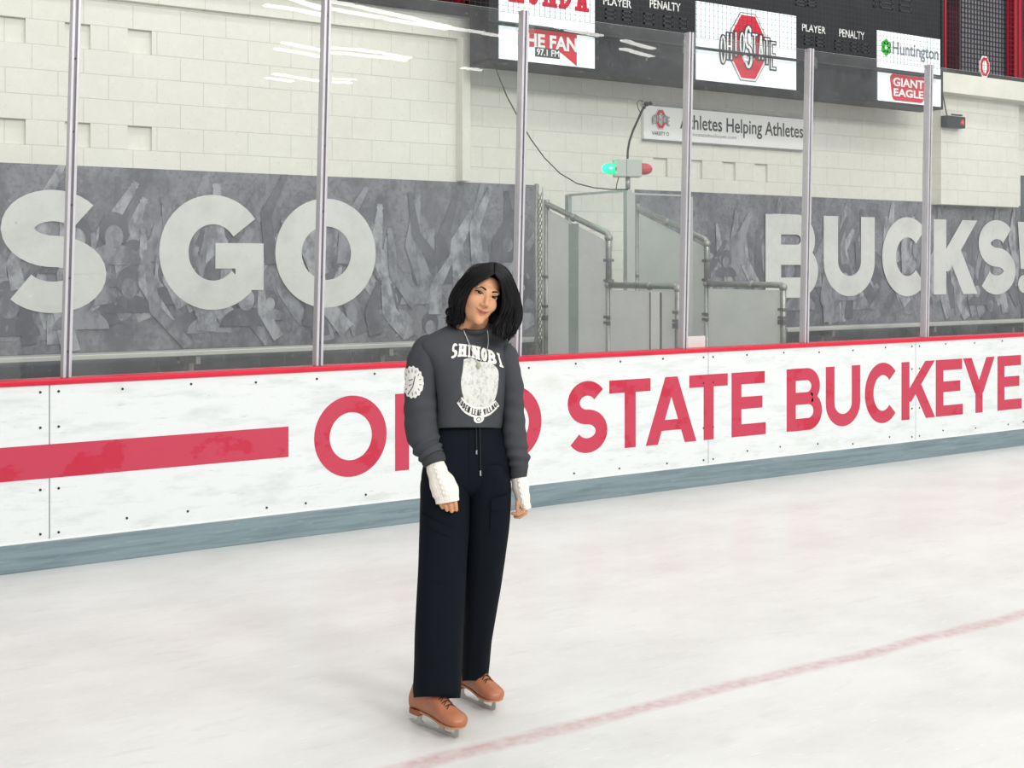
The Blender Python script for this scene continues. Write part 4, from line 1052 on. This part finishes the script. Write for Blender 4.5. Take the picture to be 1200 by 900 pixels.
# torso rows: left col, right col, picture row, depth centre, half depth, turn
rows_ = [(513, 587.5, 502.5, .025, .098, .42, -1.5), (510.5, 590.5, 500, .025, .104, .42, -1.5), (511, 592.5, 480, .025, .106, .42, 0), (510, 595, 457, .02, .108, .42, 0), (505, 598, 434, .02, .106, .42, 0), (494, 602, 416, .02, .098, .42, 0),
         (490.5, 599, 404.5, .02, .088, .42, 0), (497.5, 593, 395.5, .018, .076, .40, 1), (512, 586, 388, .014, .068, .30, 3), (529, 579, 382.5, .008, .062, .2, 5.5), (538.5, 574, 381, .002, .059, .15, 8), (541, 572, 381, 0, .055, .1, 8)]
rr = [ring(*q[:6], dy=q[6]) for q in spread(rows_, 60)]
rr = displace(rr, .013, 10, 4, 3, lambda t: (.5 + .8*min(t*3, 1)*(1-t)) if t < .8 else .5*(1-t)/.2)
# soft vertical drape under the chest
tm = MB(); tm.loft(rr, cap0=False, cap1=False)
inner = [[Vector(v)*1.0 + (sum((Vector(q) for q in r), Vector())/len(r) - Vector(v))*.04 for v in r] for r in rr[:6]]
tm.loft([rr[0], inner[0], inner[3], inner[5]], cap0=False, cap1=False)
def sleeve(path, seed, yscale=1.05, seams=()):
    pts = catmull([(*LP(a, b, y), w_*PX) for a, b, y, w_ in path], 64); rings = []
    for i, q in enumerate(pts):
        p = Vector(q[:3]); a = Vector(pts[max(i-1, 0)][:3]); b = Vector(pts[min(i+1, 63)][:3]); t = (b-a).normalized()
        u = Vector((1, 0, 0)); u = (u - t*u.dot(t)).normalized(); v = t.cross(u)
        rings.append([p + (u*math.cos(x) + v*math.sin(x)*yscale)*q[3] for x in np.linspace(0, 2*PI, 49)[:-1]])
    out = []
    for i, r in enumerate(rings):
        t = i/63; c = sum((Vector(x) for x in r), Vector())/len(r); nr = []
        for j, x in enumerate(r):
            rad = (x-c).normalized(); ang = 2*PI*j/48
            wv = fold(x, .006, 12, 11, seed) + (.0055*math.exp(-((t-.86)/.10)**2) + .002*math.exp(-((t-.5)/.2)**2))*math.sin(t*62 + 1.6*math.sin(ang + seed) + seed)
            nr.append(x + rad*wv*(1 if t < .95 else .2))
        out.append(nr)
    return out
SR = sleeve([(511, 400, -.02, 9), (503.5, 406.5, -.028, 16.5), (498.5, 418, -.034, 19.6), (495.5, 436, -.035, 19.8), (494, 455, -.035, 19), (493, 474, -.035, 20.2), (493.5, 492, -.04, 19.8), (496, 508, -.05, 20), (500.5, 521, -.062, 18.2), (505, 531, -.078, 15.5), (507.5, 536, -.086, 14.6)], 2.0)
SL = sleeve([(586, 408, .05, 8), (590, 413, .052, 13.5), (594, 425, .055, 14.2), (598, 440, .06, 13.5), (601.5, 458, .064, 12.6), (602.5, 478, .066, 12.2), (602.5, 497, .064, 13.2), (603.5, 513, .062, 13.8), (606, 527, .058, 13.2), (608, 540, .052, 12), (608.5, 550, .050, 10.2)], 5.0)
tm.loft(SR, cap1=False); tm.loft(SL, cap1=False)
sw = tm.build('sweatshirt', shirt, P, smooth=True)
sbvh = BVHTree.FromPolygons([Vector(v) for v in tm.v], tm.f)
def cuff(path, name):
    pts = catmull([(*LP(a, b, y), w_*PX) for a, b, y, w_ in path], 10); rings = []
    for i, q in enumerate(pts):
        p = Vector(q[:3]); a = Vector(pts[max(i-1, 0)][:3]); b = Vector(pts[min(i+1, 9)][:3]); t = (b-a).normalized()
        u = Vector((1, 0, 0)); u = (u - t*u.dot(t)).normalized(); v = t.cross(u)
        rings.append([p + (u*math.cos(x) + v*math.sin(x))*(q[3] + .0008*(k % 2)) for k, x in enumerate(np.linspace(0, 2*PI, 73)[:-1])])
    mb = MB(); mb.loft(rings, cap0=False, cap1=True); return mb.build(name, rib, sw, smooth=True)
cuff([(506, 533, -.082, 13.6), (508, 538, -.088, 14.2), (509.8, 542, -.092, 13.6), (510.5, 544, -.094, 12.2)], 'cuff')
cuff([(608.2, 548, .050, 10.3), (607.6, 553, .049, 10.3), (607, 558, .048, 9.9), (607, 559.5, .048, 8.8)], 'cuff')
mb = MB(); col_r = [Vector(v) for v in rr[-1]][::2]
mb.tube(col_r + [col_r[0], col_r[1]], .0085, 8, False); mb.build('collar', rib, sw, smooth=True)

# knitted wrist warmers
knit = mat('cream_cable_knit', '#e9e3da', .95, spec=.1, over=[('#cfc7bb', 120, .5, .7, .6, (1, 1, .3))], bump=(220, .6, .004, (1, 1, .35)))
def warmer(path, ys, seed):
    n = 60; pts = catmull([(*LP(a, b, y), w_*PX, d_*PX) for a, b, y, w_, d_ in path], n); rings = []
    for i, q in enumerate(pts):
        p = Vector(q[:3]); a = Vector(pts[max(i-1, 0)][:3]); b = Vector(pts[min(i+1, n-1)][:3]); t = (b-a).normalized()
        u = Vector((1, 0, 0)); u = (u - t*u.dot(t)).normalized(); v = t.cross(u); tt = i/(n-1); rg = []
        for k, x in enumerate(np.linspace(0, 2*PI, 97)[:-1]):
            cable = 0
            for c_ in (-PI/2 - .5, -PI/2 + .5, PI/2):
                d_ = math.atan2(math.sin(x - c_), math.cos(x - c_)) 
                cable += .0036*math.exp(-((d_ - .17*math.sin(tt*30 + seed))/.13)**2) + .0036*math.exp(-((d_ + .17*math.sin(tt*30 + seed))/.13)**2)
            ribw = .0007*math.sin(x*30)
            w_ = cable if .17 < tt < .84 else 0
            rg.append(p + u*math.cos(x)*(q[3] + w_ + ribw + .0012*math.sin(tt*26+seed)) + v*math.sin(x)*(q[4] + w_ + ribw))
        rings.append(rg)
    mb = MB(); mb.loft(rings, cap0=False, cap1=False)
    inr = [[Vector(v) + (sum((Vector(z_) for z_ in r), Vector())/len(r) - Vector(v))*.14 for v in r] for r in rings[-8:]]
    mb.loft([rings[-1]] + inr[::-1], cap0=False, cap1=False)
    return mb.build('wrist_warmer', knit, P, smooth=True)
warmer([(508.5, 537, -.088, 11.2, 10.5), (511, 547, -.096, 11.2, 10.2), (514, 557, -.104, 12.2, 9), (519.3, 569, -.114, 15.2, 8.8), (522.8, 579, -.120, 14.8, 8.2), (524.5, 588.5, -.123, 12.9, 7.2)], 0, 1)
warmer([(607.5, 553, .049, 8.6, 9.2), (608, 561, .048, 9.2, 10.2), (610, 571, .044, 9.8, 13), (612.2, 582, .042, 8.6, 14.2), (615.3, 592, .044, 6.6, 12.6), (615.6, 595.5, .044, 6.4, 11.8)], 0, 4)

# trousers
blk = mat('black_trouser_cloth', '#0e131b', .85, spec=.12, over=[('#0a0d13', 4, .4, .7, .7, (1, 1, .3))], bump=(300, .15, .001, O3))
hips = [(516, 586, 490, .03, .070, .42), (513, 588.5, 500, .03, .080, .42), (507, 592, 515, .027, .098, .38), (500, 596, 532, .025, .106, .3), (495, 598.5, 548, .025, .108, .3), (493, 599, 562, .025, .105, .3), (496, 596, 574, .025, .090, .3), (506, 588, 582, .03, .06, .3)]
hr = displace([ring(*q) for q in spread(hips, 30)], .004, 10, 4, 8)
jm = MB(); jm.loft(hr)
legR = [(506, 548, 545, .005, .085, .1), (493.5, 551.5, 562, .0, .098, .1), (491.8, 550.5, 585, -.005, .098, .1), (491.2, 549.3, 620, -.01, .097, .1), (490.4, 547.6, 650, -.015, .096, .1), (488.5, 545.5, 700, -.025, .096, .1), (486.5, 543, 750, -.035, .095, .1), (484.8, 541.5, 790, -.045, .093, .1), (484.2, 540.8, 808, -.05, .093, .1), (484.5, 540.2, 817.5, -.05, .092, .1)]
legL = [(552, 590, 545, .03, .085, .1), (548.5, 598.4, 562, .035, .095, .1), (548, 598.4, 585, .04, .095, .1), (546.8, 597, 612, .05, .093, .1), (545.5, 593.5, 640, .07, .09, .1), (543, 585.5, 695, .12, .087, .1), (541, 577, 750, .175, .083, .1), (540, 573.5, 780, .205, .082, .1), (540, 572, 798.5, .22, .082, .1)]
def crumple(t): return .5 + 1.2*math.exp(-((t-.93)/.08)**2) + .5*math.exp(-((t-.1)/.1)**2)
for lg, sd in ((legR, 12), (legL, 17)):
    r_ = displace([ring(*q, dy=(-1.0 if i > 66 else 0)) for i, q in enumerate(spread(lg, 70))], .008, 11, 2.6, sd, crumple)
    jm.loft(r_, cap0=True, cap1=False)
    jm.loft([r_[-1], [Vector(v) + (sum((Vector(z_) for z_ in r_[-1]), Vector())/64 - Vector(v))*.05 for v in r_[-1]], [Vector(v) + (sum((Vector(z_) for z_ in r_[-6]), Vector())/64 - Vector(v))*.07 for v in r_[-6]]], cap0=False, cap1=False)
tr = jm.build('trousers', blk, P, smooth=True)
jbvh = BVHTree.FromPolygons([Vector(v) for v in jm.v], jm.f)
def L2(px, py): p = LP(px, py, -.08); return (p.x, p.z)
def front(name, pxpolys, bvh, off, m, parent, fine=.008):
    return patch(name, [[L2(a, b) for a, b in q] for q in pxpolys], bvh, off, m, parent, -.6, (0, 1, 0), fine=fine)
pk = blk
pkt = front('cargo_pocket', [[(493, 606), (534, 622), (535, 672), (531, 680), (492, 678)]], jbvh, .0025, pk, tr)
front('pocket_flap', [[(493, 601), (500, 603), (533, 618), (536, 612), (533, 624), (528, 626), (493, 609)][:3] + [(536, 619), (531, 627), (527, 627), (493, 611)]], jbvh, .006, blk, pkt)
pkt = front('cargo_pocket', [[(576, 590), (597.5, 586), (596, 622), (574, 625)]], jbvh, .005, pk, tr)
front('pocket_flap', [[(575.5, 586), (599, 581), (598.5, 594), (592, 600), (575.5, 600)]], jbvh, .010, blk, pkt)
front('fly_seam', variw([(550, 505), (550.5, 530), (551, 560), (550.5, 572)], [.5]*4), jbvh, .002, pk, tr)
cordm = mat('black_cord', '#101116', .7); silver = mat('silver_tip', '#b8bcc0', .3, .9)
def drape(pxs, bvh, off):
    out = []
    for a, b in catmull(pxs, 16):
        x, z_ = L2(a, b); h_ = bvh.ray_cast(Vector((x, -.6, z_)), Vector((0, 1, 0))); out.append(h_[0] - Vector((0, off, 0)) if h_[0] else Vector((x, -.1, z_)))
    return out
for pts, tip in (([(557.5, 500), (558, 515), (558.3, 528)], [(558.3, 528), (558.4, 532.5)]), ([(561.5, 500), (562.5, 525), (562.8, 552)], [(562.8, 552), (563, 558)])):
    mb = MB(); mb.tube(drape(pts, jbvh, .005), .0028, 6); c_ = mb.build('drawstring', cordm, tr, smooth=True)
    mb = MB(); mb.tube(drape(tip, jbvh, .005), .0034, 8); mb.build('cord_tip', silver, c_, smooth=True)

# sweatshirt print
pw = mat('print_white', '#e6e4df', .8); pg = mat('print_mottled_white', '#d2d2cc', .8, over=[('#a9aaa5', 70, .50, .62, .8, (1, 1, .7)), ('#8a8c88', 160, .60, .68, .6, O3)]); pb = mat('print_dark', '#34363a', .85)
def curve_eval(pts, n=40): return catmull(pts, n)
def on_band(topc, botc, s, gap=.12, t=.24, serif=0, wts=None, n=60):
    T_, B_ = np.array(catmull(topc, n)), np.array(catmull(botc, n)); polys = []
    wts = wts or [1.0]*len(s); tot = sum(wts); acc = 0
    for c, w_ in zip(s, wts):
        u0, u1 = acc/tot, (acc + w_)/tot; acc += w_
        if c == ' ': continue
        du = u1 - u0; u0 += du*gap/2; u1 -= du*gap/2
        wpx = np.linalg.norm(T_[int(u1*(n-1))] - T_[int(u0*(n-1))]); hpx = np.linalg.norm(T_[int((u0+u1)/2*(n-1))] - B_[int((u0+u1)/2*(n-1))])
        W_ = wpx / hpx
        for p in glyph(c, W_, min(t, W_*.42), serif):
            q = []
            for a, b in p:
                u = (u0 + (u1-u0)*min(max(a/W_, -.1), 1.1))*(n-1); u = min(max(u, 0), n-1.001); k = int(u); f_ = u - k
                tt = T_[k]*(1-f_) + T_[k+1]*f_; bb = B_[k]*(1-f_) + B_[k+1]*f_
                q.append(tuple(bb + (tt-bb)*b))
            polys.append(q)
    return polys
bandT, bandB = [(530.5, 401.8), (540, 403), (551, 404.5), (563, 407.3), (574, 411), (585.5, 416)], [(528.0, 420.5), (539, 417.5), (551, 419), (563, 422.5), (575, 426.5), (591, 433.5)]
front('print_lettering', on_band(bandT, bandB, 'SHINOBI', .16, .22, 1, [1.05, 1.15, .6, 1.15, 1.0, 1.0, .65]), sbvh, .0036, pw, sw, .006)
crest = [(543.5, 421), (552, 419.8), (561, 424), (571, 425), (580, 430), (584, 438), (583.5, 452), (581, 466), (576, 476), (566, 480), (555, 478), (546, 471), (542, 460), (540.5, 446), (542.5, 434)]
front('print_crest', [[tuple(q) for q in catmull(crest + [crest[0]], 60)][:-1]], sbvh, .0018, pg, sw)
rT, rB = [(541.5, 464.5), (549, 472.5), (560, 477.5), (571, 477), (580.5, 471)], [(535.8, 471.5), (545, 483.5), (560, 490.5), (574, 487.8), (585, 478.5)]
Tq, Bq = [tuple(q) for q in catmull(rT, 30)], [tuple(q) for q in catmull(rB, 30)]
front('print_ribbon', [Tq + Bq[::-1], arc(561, 491.3, 6.0, 5.2, 0, 360, 20)[:-1]], sbvh, .0030, pw, sw)
def lerp2(A, B, t): return [tuple(np.array(a)*(1-t) + np.array(b)*t) for a, b in zip(A, B)]
front('ribbon_lettering', on_band(lerp2(rT, rB, .2), lerp2(rT, rB, .78), 'HIDDEN LEAF VILLAGE', .16, .26, 0, [1, .5, 1, 1, 1, 1, .5, .9, .9, 1, .9, .5, 1, .5, .9, .9, 1, 1, .9]), sbvh, .0044, pb, sw, .006)
front('ribbon_dot', thick(arc(561, 492, 2.4, 2.2, 0, 360, 14), .7), sbvh, .0042, pb, sw, .004)
bd = []
for k in range(96):
    a = 2*PI*k/96; q = 1 + .045*math.sin(a*16); bd.append((483.5 + 13.2*q*math.cos(a), 447.5 + 18.4*q*math.sin(a)))
front('sleeve_badge', [bd], sbvh, .0022, pw, sw)
mk = []
for k in range(14):
    a = 2*PI*k/14 + .2; c_ = (483.5 + 9.8*math.cos(a), 447.5 + 13.6*math.sin(a)); mk += thick([(c_[0] - 1.0*math.cos(a), c_[1] - 1.8*math.sin(a)), (c_[0] + 1.0*math.cos(a), c_[1] + 1.8*math.sin(a))], .8)
mk += thick([(478, 462), (484, 453), (487, 440)], 1.0) + thick([(479, 446), (484, 444)], .9) + thick([(479, 452), (482.5, 450)], .8)
front('badge_marks', mk, sbvh, .0034, pb, sw, .005)

# necklace of two pale cords and a small pendant
nk = mat('necklace_cord', '#c9c8c4', .5); pend = mat('pendant_stone', '#a8a892', .4)
mb = MB()
for pts in ([(541.8, 384), (545, 392), (550.5, 405), (556, 418), (560.5, 426)], [(570.5, 385), (571.8, 396), (571.2, 408), (567, 418), (561.5, 426)]):
    mb.tube(drape(pts, sbvh, .006), .0014, 6)
nko = mb.build('necklace', nk, P, smooth=True)
x, z_ = L2(561, 428.5); h_ = sbvh.ray_cast(Vector((x, -.6, z_)), Vector((0, 1, 0)))[0]
mb = MB(); mb.sphere((h_.x, h_.y - .007, h_.z), (.0085, .004, .011), 14, 8); mb.build('pendant', pend, nko, smooth=True)

# --- skates
leather = mat('tan_leather', '#a96b4c', .38, spec=.45, over=[('#93583c', 14, .45, .7, .6, O3), ('#b97f5e', 30, .6, .75, .4, O3)], bump=(60, .1, .002, O3))
solem = mat('brown_sole', '#8f5537', .5); bladem = mat('blade_steel', '#b9bbbb', .3, .75); lacem = mat('dark_lace', '#3d2c26', .8); welt = mat('pale_welt', '#b5825f', .5)
def skate(loc, rz):
    T_ = Matrix.Translation(loc) @ Matrix.Rotation(rz, 4, 'Z')
    tab = [(-.090, .058, .100, .012), (-.084, .052, .118, .024), (-.072, .051, .145, .031), (-.045, .051, .200, .034), (-.005, .051, .205, .036), (.025, .049, .190, .035), (.050, .046, .158, .035), (.080, .043, .130, .039), (.110, .0405, .109, .0425), (.140, .040, .096, .044), (.165, .042, .087, .039), (.180, .045, .078, .027), (.187, .050, .069, .012)]
    rings = []
    for x, zb, zt, hw in spread(tab, 46):
        rg = []
        for j in range(40):
            a = 2*PI*j/40; c, s = math.cos(a), math.sin(a)
            yy = hw*math.copysign(abs(c)**.75, c); zz = (zb+zt)/2 + (zt-zb)/2*math.copysign(abs(s)**.85, s)
            if s > 0: yy *= (1 - .38*s*s)
            rg.append((x, yy, zz))
        rings.append(rg)
    def S(mb, nm, m, par, sm=True):
        mb.v = [tuple(T_ @ (Vector(v) + Vector((0, 0, .006 if nm not in ('blade',) else 0)))) for v in mb.v]; return mb.build(nm, m, par, smooth=sm)
    mb = MB(); mb.loft(rings); boot = S(mb, 'ice_skate', leather, P)
    mb = MB(); o = [(-.086, .0), (-.074, .022), (-.03, .027), (.02, .023), (.07, .031), (.12, .042), (.16, .038), (.179, .018), (.183, 0)]
    o = [tuple(q) for q in catmull(o, 26)]; o = o + [(a, -b) for a, b in o[::-1]][1:-1]
    n = len(o); vs = []
    for dz in (0, .007):
        for a, b in o:
            zb = .056 - .012*min(max((a + .03)/.13, 0), 1); vs.append((a, b, zb - .003 + dz))
    mb.add(vs, [tuple(range(n)), tuple(range(n, 2*n))[::-1]] + [(i, (i+1) % n, (i+1) % n + n, i + n) for i in range(n)]); S(mb, 'sole', welt, boot, False)
    mb = MB(); hb = [(-.090, .0), (-.078, .026), (-.045, .030), (-.022, .028)]; hb = hb + [(a, -b) for a, b in hb[::-1]][:-1]; n = len(hb)
    mb.add([(a, b, .040) for a, b in hb] + [(a, b, .060) for a, b in hb], [tuple(range(n)), tuple(range(n, 2*n))[::-1]] + [(i, (i+1) % n, (i+1) % n + n, i + n) for i in range(n)]); S(mb, 'heel', solem, boot, False)
    mb = MB(); t = .0022
    top = [(-.105, .013), (-.09, .017), (-.07, .016), (-.061, .022), (-.058, .046), (-.036, .046), (-.039, .022), (-.025, .015), (.02, .013), (.052, .014), (.062, .022), (.065, .050), (.083, .050), (.082, .024), (.090, .015), (.125, .014), (.140, .020), (.146, .050), (.160, .050), (.163, .026), (.160, .010)]
    bot = [(.152, .006), (.145, .003), (.12, .001), (.05, 0), (-.03, 0), (-.085, .003), (-.104, .009)]
    mb.prism(top + bot, -t, t)
    for a, b in ((-.062, -.022), (.055, .172)): mb.box((a, -.018, .045 if a < 0 else .049), (b, .018, .048 if a < 0 else .052))
    S(mb, 'blade', bladem, boot, False)
    mb = MB()
    def topz(x): 
        for a, b in zip(tab[:-1], tab[1:]):
            if a[0] <= x <= b[0]: f_ = (x-a[0])/(b[0]-a[0]); return a[2] + (b[2]-a[2])*f_
        return .1
    for k in range(5):
        x = .112 - k*.0155; z0 = topz(x) + .001
        for s in (-1, 1):
            mb.tube([(x - .004, -s*.021, z0 - .007 + .0*k), (x, -s*.010, z0 + .001), (x + .004, s*.004, z0 + .002), (x + .008, s*.020, z0 - .010)], .0019, 6)
    S(mb, 'laces', lacem, boot)
    return boot
skate(Vector((-.133, -.064, 0)), math.atan2(-.162, .17))
skate(Vector((.010, .229, 0)), math.atan2(-.207, .172))

# ------------------------------------------------------------------ every root stands at the base of its own parts
bpy.context.view_layer.update()
for o in list(COL.objects):
    if o.type == 'EMPTY' and o.parent is None and o.location.length < 1e-6:
        cs_ = [c.matrix_world @ Vector(q) for c in o.children for q in c.bound_box]
        lo_ = Vector([min(c[i] for c in cs_) for i in range(3)]); hi_ = Vector([max(c[i] for c in cs_) for i in range(3)])
        o.location = ((lo_.x + hi_.x)/2, (lo_.y + hi_.y)/2, lo_.z)
        for c in o.children: c.matrix_parent_inverse = Matrix.Translation(o.location).inverted()
